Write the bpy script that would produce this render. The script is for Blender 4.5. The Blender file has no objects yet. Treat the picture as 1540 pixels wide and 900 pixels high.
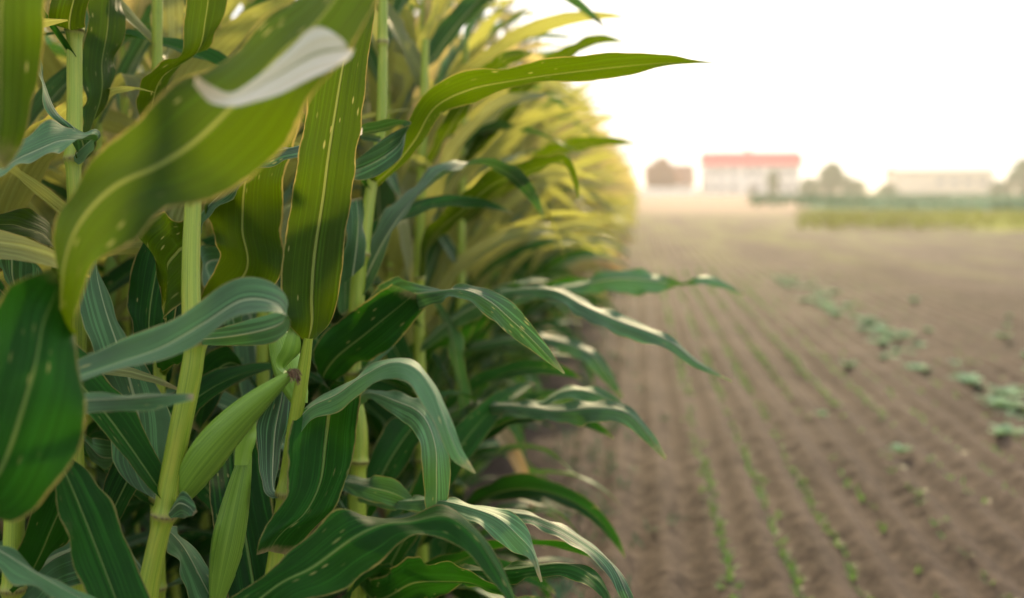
import bpy, math, random
import numpy as np
from mathutils import Vector, Matrix, Euler, Quaternion

sc = bpy.context.scene
COL = sc.collection
R = math.radians

# ------------------------------------------------------------------ camera
EYE = 1.35
YAW = math.atan(190 * math.cos(R(6.29)) / 1497.2)
PITCH = math.atan(165 / 1497.2)
cam_d = bpy.data.cameras.new("camera")
cam = bpy.data.objects.new("camera", cam_d)
COL.objects.link(cam)
cam.location = (0, 0, EYE)
cam.rotation_euler = Euler((math.pi / 2 - PITCH, 0, YAW), 'XYZ')
cam_d.lens = 35
cam_d.sensor_width = 36
cam_d.clip_start = 0.05
cam_d.clip_end = 8000
cam_d.dof.use_dof = True
cam_d.dof.focus_distance = 1.42
cam_d.dof.aperture_fstop = 2.0
sc.camera = cam

# ------------------------------------------------------------------ light
SUN_EL, SUN_AZ = R(23), R(2)          # azimuth measured from +Y (along the rows) to the right
world = bpy.data.worlds.new("World")
sc.world = world
world.use_nodes = True
wn, wl = world.node_tree.nodes, world.node_tree.links
bg = wn['Background']
sky = wn.new('ShaderNodeTexSky')
sky.sky_type = 'NISHITA'
sky.sun_disc = False
sky.sun_elevation = SUN_EL
sky.sun_rotation = SUN_AZ
sky.air_density = 1.0
sky.dust_density = 3.0
sky.ozone_density = 1.0
# a bright white overcast veil mixed over the blue sky
mixw = wn.new('ShaderNodeMix'); mixw.data_type = 'RGBA'
mixw.inputs['Factor'].default_value = 0.88
wl.new(sky.outputs[0], mixw.inputs['A'])
mixw.inputs['B'].default_value = (7.9, 8.1, 8.4, 1)
wl.new(mixw.outputs['Result'], bg.inputs[0])
bg.inputs[1].default_value = 0.10

sun_d = bpy.data.lights.new("sun", 'SUN')
sun_d.energy = 4.8
sun_d.angle = R(4)
sun_d.color = (1.0, 0.78, 0.46)
sun = bpy.data.objects.new("sun", sun_d)
COL.objects.link(sun)
sd = Vector((math.sin(SUN_AZ) * math.cos(SUN_EL), math.cos(SUN_AZ) * math.cos(SUN_EL), math.sin(SUN_EL)))
sun.rotation_euler = (-sd).to_track_quat('-Z', 'Y').to_euler()
sun.location = (5, 20, 30)

sc.view_settings.view_transform = 'Standard'
sc.view_settings.look = 'None'
sc.view_settings.gamma = 1
sc.view_settings.use_curve_mapping = False
sc.view_settings.exposure = 0.85
cy = sc.cycles
cy.use_denoising = True
cy.max_bounces = 8
cy.diffuse_bounces = 3
cy.glossy_bounces = 2
cy.transmission_bounces = 4
cy.transparent_max_bounces = 4
cy.volume_bounces = 1
cy.sample_clamp_indirect = 6
cy.use_adaptive_sampling = True
cy.adaptive_threshold = 0.02

# ------------------------------------------------------------------ helpers
CR = cam.rotation_euler.to_matrix()
CAMX, CAMY, CAMF = CR @ Vector((1, 0, 0)), CR @ Vector((0, 1, 0)), CR @ Vector((0, 0, -1))
CAMX, CAMY, CAMF = [np.array(v) for v in (CAMX, CAMY, CAMF)]
FPX = 1497.2


def P(px, py, d):
    """a point of the place, d metres in front of the lens"""
    return np.array((0, 0, EYE)) + d * (CAMF + (px - 770) / FPX * CAMX - (py - 450) / FPX * CAMY)


def tag(o, label=None, cat=None, group=None, kind=None):
    if label: o['label'] = label
    if cat: o['category'] = cat
    if group: o['group'] = group
    if kind: o['kind'] = kind
    return o


def empty(name, loc, label, cat, group=None):
    o = bpy.data.objects.new(name, None)
    o.empty_display_size = 0.1
    COL.objects.link(o)
    o.location = loc
    return tag(o, label, cat, group)


class Geo:
    def __init__(s):
        s.v, s.f, s.uv, s.m, s.t, s.n = [], [], [], [], [], 0

    def grid(s, V, U, M, close=False, mi=0):
        """V (n,m,3) vertex grid, U (n,m,2) uv, M (n,m,2) metres"""
        n, m = V.shape[:2]
        b = s.n
        s.v.append(V.reshape(-1, 3)); s.uv.append(U.reshape(-1, 2)); s.m.append(M.reshape(-1, 2))
        i, j = np.meshgrid(np.arange(n - 1), np.arange(m if close else m - 1), indexing='ij')
        j2 = (j + 1) % m
        F = np.stack([i * m + j, i * m + j2, (i + 1) * m + j2, (i + 1) * m + j], -1).reshape(-1, 4) + b
        s.f.append(F); s.t.append(np.full(len(F), mi)); s.n += n * m

    def faces(s, V, F, mi=0):
        V = np.asarray(V, float)
        F = np.asarray(F, int)
        s.v.append(V); s.uv.append(np.zeros((len(V), 2))); s.m.append(V[:, :2].copy())
        s.f.append(F + s.n); s.t.append(np.full(len(F), mi)); s.n += len(V)

    def box(s, x0, x1, y0, y1, z0, z1, mi=0):
        V = [(x, y, z) for z in (z0, z1) for y in (y0, y1) for x in (x0, x1)]
        s.faces(V, [(0, 2, 3, 1), (4, 5, 7, 6), (0, 1, 5, 4), (2, 6, 7, 3), (0, 4, 6, 2), (1, 3, 7, 5)], mi)

    def mesh(s, name, mats, off=None, smooth=True):
        V = np.concatenate(s.v)
        if off is not None: V = V - np.asarray(off)
        F = np.concatenate(s.f)
        me = bpy.data.meshes.new(name)
        me.vertices.add(len(V)); me.vertices.foreach_set('co', V.astype(np.float32).ravel())
        me.loops.add(F.size); me.loops.foreach_set('vertex_index', F.ravel().astype(np.int32))
        me.polygons.add(len(F))
        me.polygons.foreach_set('loop_start', np.arange(0, F.size, 4, dtype=np.int32))
        me.polygons.foreach_set('loop_total', np.full(len(F), 4, dtype=np.int32))
        me.polygons.foreach_set('material_index', np.concatenate(s.t).astype(np.int32))
        me.update(calc_edges=True)
        for nm, arr in (('uv', s.uv), ('met', s.m)):
            A = np.concatenate(arr)[F.ravel()]
            l = me.uv_layers.new(name=nm)
            l.data.foreach_set('uv', A.astype(np.float32).ravel())
        me.polygons.foreach_set('use_smooth', np.full(len(F), smooth))
        for m in (mats if isinstance(mats, (list, tuple)) else [mats]): me.materials.append(m)
        me.validate()
        return me

    def build(s, name, mats, parent=None, off=None, smooth=True):
        o = bpy.data.objects.new(name, s.mesh(name, mats, off, smooth))
        COL.objects.link(o)
        if parent is not None: o.parent = parent
        return o


def vnoise(x, y, seed):
    """smooth value noise on arrays"""
    def h(i, j):
        k = (i * 374761393 + j * 668265263 + seed * 1442695) & 0xffffffff
        k = ((k ^ (k >> 13)) * 1274126177) & 0xffffffff
        return ((k ^ (k >> 16)) & 0xffff) / 65535.0
    xi, yi = np.floor(x).astype(np.int64), np.floor(y).astype(np.int64)
    fx, fy = x - xi, y - yi
    fx = fx * fx * (3 - 2 * fx); fy = fy * fy * (3 - 2 * fy)
    return (h(xi, yi) * (1 - fx) + h(xi + 1, yi) * fx) * (1 - fy) + (h(xi, yi + 1) * (1 - fx) + h(xi + 1, yi + 1) * fx) * fy


def crom(pts, n):
    """Catmull-Rom through the rows of pts, n samples"""
    p = np.asarray(pts, float)
    k = len(p)
    if k == 2:
        t = np.linspace(0, 1, n)[:, None]
        return p[0] * (1 - t) + p[1] * t
    q = np.vstack([2 * p[0] - p[1], p, 2 * p[-1] - p[-2]])
    t = np.linspace(0, k - 1 - 1e-9, n)
    i = t.astype(int); u = (t - i)[:, None]
    a, b, c, d = q[i], q[i + 1], q[i + 2], q[i + 3]
    return 0.5 * (2 * b + (c - a) * u + (2 * a - 5 * b + 4 * c - d) * u ** 2 + (3 * b - a - 3 * c + d) * u ** 3)


def unit(a):
    return a / np.maximum(np.linalg.norm(a, axis=-1, keepdims=True), 1e-9)


def ribbon(g, A, B, m=9, keel=0.16, ripple=0.10, freq=9.0, seed=0, mi=0, rib=0.5):
    """a leaf blade between the margins A and B (n,3 each)"""
    rs = np.random.RandomState(seed)
    n = len(A)
    C = (A + B) / 2
    T = unit(np.gradient(C, axis=0))
    W = B - A
    w = np.linalg.norm(W, axis=1)
    S = unit(W)
    N = unit(np.cross(T, S))
    L = np.concatenate([[0], np.cumsum(np.linalg.norm(np.diff(C, axis=0), axis=1))])
    tt = L / max(L[-1], 1e-6)
    env = np.sin(np.clip(tt, 0, 1) * math.pi) ** 0.5
    s = np.linspace(-1, 1, m)
    k1, k2 = rs.rand(2) * 50
    jA = (vnoise(L * 38 + k1, L * 0, 3) - .5) * .09 + (vnoise(L * 110 + k1, L * 0, 5) - .5) * .035
    jB = (vnoise(L * 38 + k2, L * 0, 6) - .5) * .09 + (vnoise(L * 110 + k2, L * 0, 8) - .5) * .035
    V = np.zeros((n, m, 3))
    ph = rs.rand(4) * 6.28
    fA = ripple * (np.sin(L * freq * 6.28 + ph[0]) + 0.6 * np.sin(L * freq * 11.3 + ph[1]))
    fB = ripple * (np.sin(L * freq * 5.6 + ph[2]) + 0.6 * np.sin(L * freq * 12.6 + ph[3]))
    low = 0.25 * ripple * np.sin(L * freq * 3 + ph[1])
    for j, sj in enumerate(s):
        a = abs(sj)
        rip = (fA if sj < 0 else fB) * max(0, a - 0.25) ** 1.4 * env
        off = keel * (a ** 0.8 - 0.5) + rip + low * env
        V[:, j] = C + S * (sj * w / 2 * (1 + (jA if sj < 0 else jB) * a * a * env))[:, None] + N * (off * w)[:, None]
    U = np.stack(np.meshgrid(tt, (s + 1) / 2, indexing='ij')[::-1], -1)
    M = np.stack([np.outer(w / 2, s), np.repeat(L[:, None], m, 1)], -1) + rs.rand() * 7
    g.grid(V, U, M, mi=mi)


def tube(g, pts, rad, m=10, mi=0, uoff=0.0, nodes=None, ridge=0.0):
    pts = np.asarray(pts, float)
    n = len(pts)
    T = unit(np.gradient(pts, axis=0))
    up = np.array((0.3, 0.9, 0.1))
    X = unit(np.cross(T, up)); Y = np.cross(T, X)
    a = np.linspace(0, 2 * math.pi, m, endpoint=False)
    rad = np.broadcast_to(rad, (n,))
    rr = rad[:, None] * (1 + ridge * np.cos(a * 7)[None, :])
    V = pts[:, None] + X[:, None] * (rr * np.cos(a))[..., None] + Y[:, None] * (rr * np.sin(a))[..., None]
    L = np.concatenate([[0], np.cumsum(np.linalg.norm(np.diff(pts, axis=0), axis=1))])
    nm = np.zeros(n) if nodes is None else nodes
    U = np.stack([np.repeat(nm[:, None], m, 1), np.repeat((L / L[-1])[:, None], m, 1)], -1)
    M = np.stack([np.broadcast_to(a / 6.28, (n, m)) + uoff, np.repeat(L[:, None], m, 1) + uoff * 3], -1)
    g.grid(V, U, M, close=True, mi=mi)


# ------------------------------------------------------------------ materials
def mat(name):
    m = bpy.data.materials.new(name)
    m.use_nodes = True
    nt = m.node_tree
    return m, nt.nodes, nt.links, nt.nodes['Principled BSDF'], nt.nodes['Material Output']


def nd(ns, typ, **kw):
    n = ns.new(typ)
    for k, v in kw.items(): setattr(n, k, v)
    return n


def mth(ns, ls, op, a, b=None, c=None, clamp=False):
    n = ns.new('ShaderNodeMath'); n.operation = op; n.use_clamp = clamp
    for i, x in enumerate((a, b, c)):
        if x is None: continue
        if isinstance(x, (int, float)): n.inputs[i].default_value = x
        else: ls.new(x, n.inputs[i])
    return n.outputs[0]


def sstep(ns, ls, x, lo, hi, o0=0.0, o1=1.0):
    n = ns.new('ShaderNodeMapRange'); n.interpolation_type = 'SMOOTHSTEP'
    ls.new(x, n.inputs['Value'])
    for k, v in (('From Min', lo), ('From Max', hi), ('To Min', o0), ('To Max', o1)):
        if isinstance(v, (int, float)): n.inputs[k].default_value = v
        else: ls.new(v, n.inputs[k])
    return n.outputs[0]


def mixc(ns, ls, f, a, b, typ='MIX'):
    n = ns.new('ShaderNodeMix'); n.data_type = 'RGBA'; n.blend_type = typ
    for k, x in (('Factor', f), ('A', a), ('B', b)):
        if isinstance(x, (int, float)): n.inputs[k].default_value = x
        elif isinstance(x, tuple): n.inputs[k].default_value = (*x, 1) if len(x) == 3 else x
        else: ls.new(x, n.inputs[k])
    return n.outputs['Result']


def noise(ns, ls, vec, scale, detail=3, rough=0.5):
    n = nd(ns, 'ShaderNodeTexNoise')
    n.inputs['Scale'].default_value = scale; n.inputs['Detail'].default_value = detail
    n.inputs['Roughness'].default_value = rough
    if vec is not None: ls.new(vec, n.inputs['Vector'])
    return n.outputs['Fac']


def leaf_material(name, c_dark, c_light, trans, tfac=0.38, rough=0.42, dry=0.0, ribc=(0.20, 0.27, 0.06), spec=0.5, sheen=0.0, ribw=1.0):
    m, ns, ls, bs, out = mat(name)
    uv = nd(ns, 'ShaderNodeUVMap', uv_map='uv').outputs[0]
    met = nd(ns, 'ShaderNodeUVMap', uv_map='met').outputs[0]
    sep = nd(ns, 'ShaderNodeSeparateXYZ'); ls.new(uv, sep.inputs[0])
    u, t = sep.outputs[0], sep.outputs[1]
    d = mth(ns, ls, 'MULTIPLY', mth(ns, ls, 'ABSOLUTE', mth(ns, ls, 'SUBTRACT', u, 0.5)), 2.0)
    oi = nd(ns, 'ShaderNodeObjectInfo').outputs['Random']
    # broad tone
    n1 = noise(ns, ls, met, 14, 3)
    tone = mth(ns, ls, 'ADD', mth(ns, ls, 'MULTIPLY', n1, 0.55), mth(ns, ls, 'MULTIPLY', oi, 0.45))
    base = mixc(ns, ls, sstep(ns, ls, tone, 0.25, 0.75), c_dark, c_light)
    # parallel veins
    mp = nd(ns, 'ShaderNodeMapping'); ls.new(met, mp.inputs[0]); mp.inputs['Scale'].default_value = (330, 2.0, 1)
    vn = noise(ns, ls, mp.outputs[0], 1.0, 2, 0.6)
    mp2 = nd(ns, 'ShaderNodeMapping'); ls.new(met, mp2.inputs[0]); mp2.inputs['Scale'].default_value = (90, 1.2, 1)
    vb = noise(ns, ls, mp2.outputs[0], 1.0, 1, 0.5)
    vein = sstep(ns, ls, vn, 0.50, 0.62)
    base = mixc(ns, ls, mth(ns, ls, 'MULTIPLY', vein, 0.65), base, tuple(min(1, c * 2.2) for c in c_light))
    base = mixc(ns, ls, mth(ns, ls, 'MULTIPLY', sstep(ns, ls, vb, 0.45, 0.62), 0.22), base, c_dark)
    # scattered flecks, drawn out along the veins
    mv = nd(ns, 'ShaderNodeMapping'); ls.new(met, mv.inputs[0]); mv.inputs['Scale'].default_value = (150, 36, 1)
    vo = nd(ns, 'ShaderNodeTexVoronoi'); ls.new(mv.outputs[0], vo.inputs['Vector']); vo.inputs['Scale'].default_value = 1.25
    sc2 = nd(ns, 'ShaderNodeSeparateColor'); ls.new(vo.outputs['Color'], sc2.inputs[0])
    pick = mth(ns, ls, 'GREATER_THAN', sc2.outputs[0], 0.74)
    fr = mth(ns, ls, 'MULTIPLY_ADD', sc2.outputs[1], 0.26, 0.06)
    fl = mth(ns, ls, 'MULTIPLY', sstep(ns, ls, mth(ns, ls, 'DIVIDE', vo.outputs['Distance'], fr), 0.5, 1.3, 1.0, 0.0), pick)
    patch = sstep(ns, ls, noise(ns, ls, met, 7, 2), 0.46, 0.58)
    fl = mth(ns, ls, 'MULTIPLY', fl, patch)
    base = mixc(ns, ls, mth(ns, ls, 'MULTIPLY', fl, 0.5), base, (0.46, 0.44, 0.15))
    # longer tan lesions
    ml = nd(ns, 'ShaderNodeMapping'); ls.new(met, ml.inputs[0]); ml.inputs['Scale'].default_value = (170, 14, 1)
    les = sstep(ns, ls, noise(ns, ls, ml.outputs[0], 1.0, 2, 0.7), 0.70, 0.78)
    les = mth(ns, ls, 'MULTIPLY', les, sstep(ns, ls, noise(ns, ls, met, 5, 1), 0.5, 0.62))
    base = mixc(ns, ls, mth(ns, ls, 'MULTIPLY', les, 0.7), base, (0.36, 0.26, 0.10))
    # margins and tip
    en = noise(ns, ls, met, 60, 3, 0.7)
    en2 = noise(ns, ls, met, 22, 3, 0.7)
    edge = sstep(ns, ls, mth(ns, ls, 'ADD', d, mth(ns, ls, 'MULTIPLY', en2, 0.16)), 1.02, 1.07)
    base = mixc(ns, ls, mth(ns, ls, 'MULTIPLY', edge, 0.4), base, (0.38, 0.30, 0.10))
    tip = sstep(ns, ls, mth(ns, ls, 'ADD', t, mth(ns, ls, 'MULTIPLY', en, 0.10)), 0.985 - dry, 1.06)
    base = mixc(ns, ls, mth(ns, ls, 'MULTIPLY', tip, 0.9), base, (0.40, 0.28, 0.14))
    # midrib
    rw = mth(ns, ls, 'MULTIPLY_ADD', t, -0.05 * ribw, 0.066 * ribw)
    rib = sstep(ns, ls, mth(ns, ls, 'DIVIDE', d, rw), 0.65, 1.25, 1.0, 0.0)
    base = mixc(ns, ls, mth(ns, ls, 'MULTIPLY', rib, 0.8), base, ribc)
    ls.new(base, bs.inputs['Base Color'])
    rg = mth(ns, ls, 'MULTIPLY_ADD', n1, 0.22, rough - 0.1)
    ls.new(rg, bs.inputs['Roughness'])
    bs.inputs['Specular IOR Level'].default_value = spec
    bs.inputs['Sheen Weight'].default_value = sheen; bs.inputs['Sheen Roughness'].default_value = 0.45
    # relief
    h = mth(ns, ls, 'ADD', mth(ns, ls, 'MULTIPLY', vn, 0.5), mth(ns, ls, 'MULTIPLY', rib, 2.2))
    h = mth(ns, ls, 'ADD', h, mth(ns, ls, 'MULTIPLY', vb, 1.3))
    bp = nd(ns, 'ShaderNodeBump'); bp.inputs['Distance'].default_value = 0.0016; bp.inputs['Strength'].default_value = 0.9
    ls.new(h, bp.inputs['Height']); ls.new(bp.outputs[0], bs.inputs['Normal'])
    tr = nd(ns, 'ShaderNodeBsdfTranslucent')
    tc = mixc(ns, ls, mth(ns, ls, 'MULTIPLY', vein, 0.3), trans, tuple(min(1, c * 1.4) for c in trans))
    tc = mixc(ns, ls, mth(ns, ls, 'MULTIPLY', rib, 0.6), tc, (0.5, 0.5, 0.12))
    tc = mixc(ns, ls, mth(ns, ls, 'MULTIPLY', fl, 0.6), tc, (0.75, 0.65, 0.2))
    tc = mixc(ns, ls, mth(ns, ls, 'MULTIPLY', edge, 0.7), tc, (0.7, 0.5, 0.15))
    ls.new(tc, tr.inputs[0]); ls.new(bp.outputs[0], tr.inputs['Normal'])
    mx = nd(ns, 'ShaderNodeMixShader'); mx.inputs[0].default_value = tfac
    ls.new(bs.outputs[0], mx.inputs[1]); ls.new(tr.outputs[0], mx.inputs[2]); ls.new(mx.outputs[0], out.inputs[0])
    return m


M_LEAF = leaf_material('leaf_green', (0.003, 0.020, 0.001), (0.014, 0.050, 0.002), (0.115, 0.19, 0.001), tfac=0.36, rough=0.55, spec=0.14)
M_LEAF2 = leaf_material('leaf_bluegreen', (0.008, 0.046, 0.012), (0.056, 0.155, 0.052), (0.08, 0.22, 0.02), tfac=0.22, ribw=1.35, rough=0.62, sheen=0.12, ribc=(0.38, 0.46, 0.26))
M_PALE = leaf_material('leaf_pale_highlit', (0.70, 0.64, 0.46), (0.88, 0.82, 0.64), (0.9, 0.78, 0.56), tfac=0.5, rough=0.5, dry=0.2)  # pale folded underside, with its blown-out highlight put into the colour
M_SUNNY = leaf_material('leaf_sunlit', (0.07, 0.105, 0.028), (0.20, 0.225, 0.08), (0.46, 0.46, 0.09), tfac=0.48, rough=0.5, spec=0.4)  # sunlit look of the upper and distant leaves, put into the colour
M_SUNGOLD = leaf_material('leaf_sungold', (0.18, 0.18, 0.07), (0.38, 0.34, 0.17), (0.68, 0.55, 0.20), tfac=0.5, rough=0.6, spec=0.3)  # golden glare and sunlight on the far corn, painted as leaf colour
M_SHADE = leaf_material('leaf_shaded', (0.003, 0.028, 0.003), (0.011, 0.064, 0.006), (0.035, 0.17, 0.004), tfac=0.25, rough=0.58, spec=0.12, ribc=(0.13, 0.24, 0.06))  # shaded copy of the green leaf: canopy shade painted as darker colour
M_DRY = leaf_material('leaf_withered', (0.24, 0.17, 0.09), (0.42, 0.31, 0.17), (0.45, 0.3, 0.12), tfac=0.3, rough=0.7, dry=0.3)

# stalk
M_STALK, ns, ls, bs, out = mat('stalk')
met = nd(ns, 'ShaderNodeUVMap', uv_map='met').outputs[0]
uvn = nd(ns, 'ShaderNodeUVMap', uv_map='uv').outputs[0]
sp = nd(ns, 'ShaderNodeSeparateXYZ'); ls.new(uvn, sp.inputs[0])
mp = nd(ns, 'ShaderNodeMapping'); ls.new(met, mp.inputs[0]); mp.inputs['Scale'].default_value = (85, 1.6, 1)
st = noise(ns, ls, mp.outputs[0], 1.0, 3, 0.6)
blo = noise(ns, ls, met, 11, 3)
c = mixc(ns, ls, sstep(ns, ls, st, 0.3, 0.7), (0.15, 0.26, 0.015), (0.38, 0.48, 0.045))
c = mixc(ns, ls, mth(ns, ls, 'MULTIPLY', sstep(ns, ls, blo, 0.45, 0.7), 0.5), c, (0.46, 0.45, 0.05))
sp2 = sstep(ns, ls, noise(ns, ls, met, 55, 2, 0.6), 0.68, 0.74)
c = mixc(ns, ls, mth(ns, ls, 'MULTIPLY', sp2, 0.6), c, (0.12, 0.10, 0.04))
c = mixc(ns, ls, sstep(ns, ls, sp.outputs[0], 0.35, 1.0, 0.0, 0.75), c, (0.30, 0.27, 0.08))
ndark = mth(ns, ls, 'MULTIPLY', sstep(ns, ls, sp.outputs[0], 0.8, 1.0), sstep(ns, ls, noise(ns, ls, met, 30, 2), 0.4, 0.6))
c = mixc(ns, ls, mth(ns, ls, 'MULTIPLY', ndark, 0.7), c, (0.09, 0.055, 0.03))
ls.new(c, bs.inputs['Base Color']); bs.inputs['Roughness'].default_value = 0.42
bs.inputs['Subsurface Weight'].default_value = 0.0
bp = nd(ns, 'ShaderNodeBump'); bp.inputs['Distance'].default_value = 0.0012; bp.inputs['Strength'].default_value = 0.6
ls.new(st, bp.inputs['Height']); ls.new(bp.outputs[0], bs.inputs['Normal'])

# husk
M_HUSK, ns, ls, bs, out = mat('husk')
met = nd(ns, 'ShaderNodeUVMap', uv_map='met').outputs[0]
mp = nd(ns, 'ShaderNodeMapping'); ls.new(met, mp.inputs[0]); mp.inputs['Scale'].default_value = (75, 2.0, 1)
st = noise(ns, ls, mp.outputs[0], 1.0, 3, 0.65)
c = mixc(ns, ls, sstep(ns, ls, st, 0.3, 0.7), (0.11, 0.25, 0.02), (0.25, 0.42, 0.05))
mpl = nd(ns, 'ShaderNodeMapping'); ls.new(met, mpl.inputs[0]); mpl.inputs['Scale'].default_value = (14, 3.5, 1)
br = sstep(ns, ls, noise(ns, ls, mpl.outputs[0], 1.0, 3, 0.6), 0.66, 0.74)
c = mixc(ns, ls, mth(ns, ls, 'MULTIPLY', br, 0.55), c, (0.36, 0.24, 0.12))
ls.new(c, bs.inputs['Base Color']); bs.inputs['Roughness'].default_value = 0.45
bp = nd(ns, 'ShaderNodeBump'); bp.inputs['Distance'].default_value = 0.001; bp.inputs['Strength'].default_value = 0.5
ls.new(st, bp.inputs['Height']); ls.new(bp.outputs[0], bs.inputs['Normal'])


def plain(name, col, rough=0.8, var=0.25, scale=3.0, col2=None, bump=0.0):
    m, ns, ls, bs, out = mat(name)
    tc = nd(ns, 'ShaderNodeTexCoord').outputs['Object']
    f = noise(ns, ls, tc, scale, 4, 0.6)
    c2 = col2 or tuple(min(1, c * (1 + var)) for c in col)
    c = mixc(ns, ls, sstep(ns, ls, f, 0.35, 0.65), tuple(c * (1 - var) for c in col), c2)
    ls.new(c, bs.inputs['Base Color']); bs.inputs['Roughness'].default_value = rough
    if bump:
        b = nd(ns, 'ShaderNodeBump'); b.inputs['Distance'].default_value = bump
        ls.new(f, b.inputs['Height']); ls.new(b.outputs[0], bs.inputs['Normal'])
    return m


M_SILK = plain('silk', (0.13, 0.075, 0.035), 0.7, 0.4, 60)
M_TASSEL = plain('tassel', (0.42, 0.34, 0.15), 0.7, 0.3, 40)


def weed_material(name, col, tr, tf=0.4, rough=0.5, spec=0.5, sheen=0.0, ribw=1.0):
    m, ns, ls, bs, out = mat(name)
    tc = nd(ns, 'ShaderNodeTexCoord').outputs['Object']
    f = noise(ns, ls, tc, 2.3, 3)
    c = mixc(ns, ls, sstep(ns, ls, f, 0.35, 0.65), tuple(x * 0.7 for x in col), tuple(x * 1.4 for x in col))
    ls.new(c, bs.inputs['Base Color']); bs.inputs['Roughness'].default_value = rough; bs.inputs['Specular IOR Level'].default_value = spec
    t = nd(ns, 'ShaderNodeBsdfTranslucent'); t.inputs[0].default_value = (*tr, 1)
    mx = nd(ns, 'ShaderNodeMixShader'); mx.inputs[0].default_value = tf
    ls.new(bs.outputs[0], mx.inputs[1]); ls.new(t.outputs[0], mx.inputs[2]); ls.new(mx.outputs[0], out.inputs[0])
    return m


M_SEED = weed_material('seedling', (0.08, 0.19, 0.035), (0.18, 0.36, 0.05))
M_ROS = weed_material('rosette', (0.28, 0.42, 0.26), (0.3, 0.46, 0.22), 0.3, 0.8, 0.1)
M_GRASSY = weed_material('yellow_grass', (0.27, 0.28, 0.07), (0.36, 0.36, 0.07), 0.15, 0.9, 0.05)
M_CROPG = weed_material('green_crop', (0.05, 0.125, 0.065), (0.08, 0.18, 0.06), 0.15, 0.9, 0.05)
M_TREE = weed_material('tree_leaf', (0.04, 0.14, 0.04), (0.06, 0.18, 0.03), 0.12, 0.8, 0.1)
M_BARK = plain('bark', (0.12, 0.09, 0.06), 0.9, 0.3, 4)

# soil
M_SOIL, ns, ls, bs, out = mat('soil')
geo = nd(ns, 'ShaderNodeNewGeometry').outputs['Position']
a = noise(ns, ls, geo, 26, 6, 0.65)
b = noise(ns, ls, geo, 1.3, 4, 0.55)
c1 = mixc(ns, ls, sstep(ns, ls, a, 0.35, 0.68), (0.029, 0.020, 0.015), (0.078, 0.055, 0.042))
c1 = mixc(ns, ls, mth(ns, ls, 'MULTIPLY', sstep(ns, ls, b, 0.4, 0.65), 0.45), c1, (0.105, 0.077, 0.058))
sx = nd(ns, 'ShaderNodeSeparateXYZ'); ls.new(geo, sx.inputs[0])
# thin green growth over the soil farther out
mpf = nd(ns, 'ShaderNodeMapping'); ls.new(geo, mpf.inputs[0]); mpf.inputs['Scale'].default_value = (0.9, 0.16, 1)
gr = noise(ns, ls, mpf.outputs[0], 1.0, 5, 0.6)
far = sstep(ns, ls, sx.outputs[1], 8, 30)
gm = mth(ns, ls, 'MULTIPLY', sstep(ns, ls, gr, 0.42, 0.62), far)
c1 = mixc(ns, ls, mth(ns, ls, 'MULTIPLY', gm, 0.55), c1, (0.15, 0.165, 0.045))
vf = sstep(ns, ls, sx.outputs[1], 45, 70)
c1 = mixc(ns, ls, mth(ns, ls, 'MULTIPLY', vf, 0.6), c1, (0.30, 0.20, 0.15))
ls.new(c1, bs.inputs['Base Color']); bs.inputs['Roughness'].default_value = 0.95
bs.inputs['Specular IOR Level'].default_value = 0.2
bp = nd(ns, 'ShaderNodeBump'); bp.inputs['Distance'].default_value = 0.015; bp.inputs['Strength'].default_value = 0.7
ls.new(a, bp.inputs['Height']); ls.new(bp.outputs[0], bs.inputs['Normal'])


# ------------------------------------------------------------------ ground
def geom(a, step, end, k):
    out = [a]
    while out[-1] < end:
        step *= k
        out.append(out[-1] + step)
    return out


FUR = 0.19


def soil_h(x, y):
    warp = 0.35 * (vnoise(x * 0.3, y * 0.25, 5) - 0.5)
    f = 0.5 - 0.5 * np.cos((x + warp * 0.12) / FUR * 2 * math.pi)
    near = np.clip((x + 0.38) / 0.1, 0, 1)
    fade = np.clip(1 - (y - 30) / 40, 0, 1)
    fade = fade * np.clip(1 - (x - 25) / 20, 0, 1)
    amp = 0.030 + 0.022 * vnoise(x / FUR * 0.5, y * 0.7, 9)
    clod = (vnoise(x * 28, y * 28, 1) - 0.5) * 0.008 + (vnoise(x * 11, y * 11, 2) - 0.5) * 0.012 + (vnoise(x * 60, y * 60, 7) - 0.5) * 0.006
    return (f - 0.6) * amp * near * fade + clod * fade + (vnoise(x * 1.1, y * 1.1, 3) - 0.5) * 0.03 * fade


xs = [-x for x in geom(0.7, 0.05, 2200, 1.25)][::-1] + list(np.arange(-0.65, 4.2, 0.017)) + geom(4.2, 0.02, 2200, 1.055)
ys = [-y for y in geom(0.3, 0.2, 300, 1.6)][::-1] + list(np.arange(-0.2, 2.8, 0.2)) + list(np.arange(2.8, 8, 0.022)) + geom(8, 0.023, 3000, 1.022)
xs, ys = np.array(xs), np.array(ys)
GX, GY = np.meshgrid(xs, ys)
GZ = soil_h(GX, GY)
g = Geo()
V = np.stack([GX, GY, GZ], -1)
g.grid(V, V[..., :2], V[..., :2])
gr_o = g.build('ground', M_SOIL)
tag(gr_o, 'bare brown ploughed soil with long shallow furrows', None, None, 'structure')


# ------------------------------------------------------------------ corn
def smooth_w(t, base=0.45):
    """relative width of a blade along its length"""
    return np.clip((base + (1 - base) * np.sin(np.clip(t / 0.45, 0, 1) * math.pi / 2)), 0, 1) * np.clip((1 - t) / 0.62, 0, 1) ** 0.75


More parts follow.
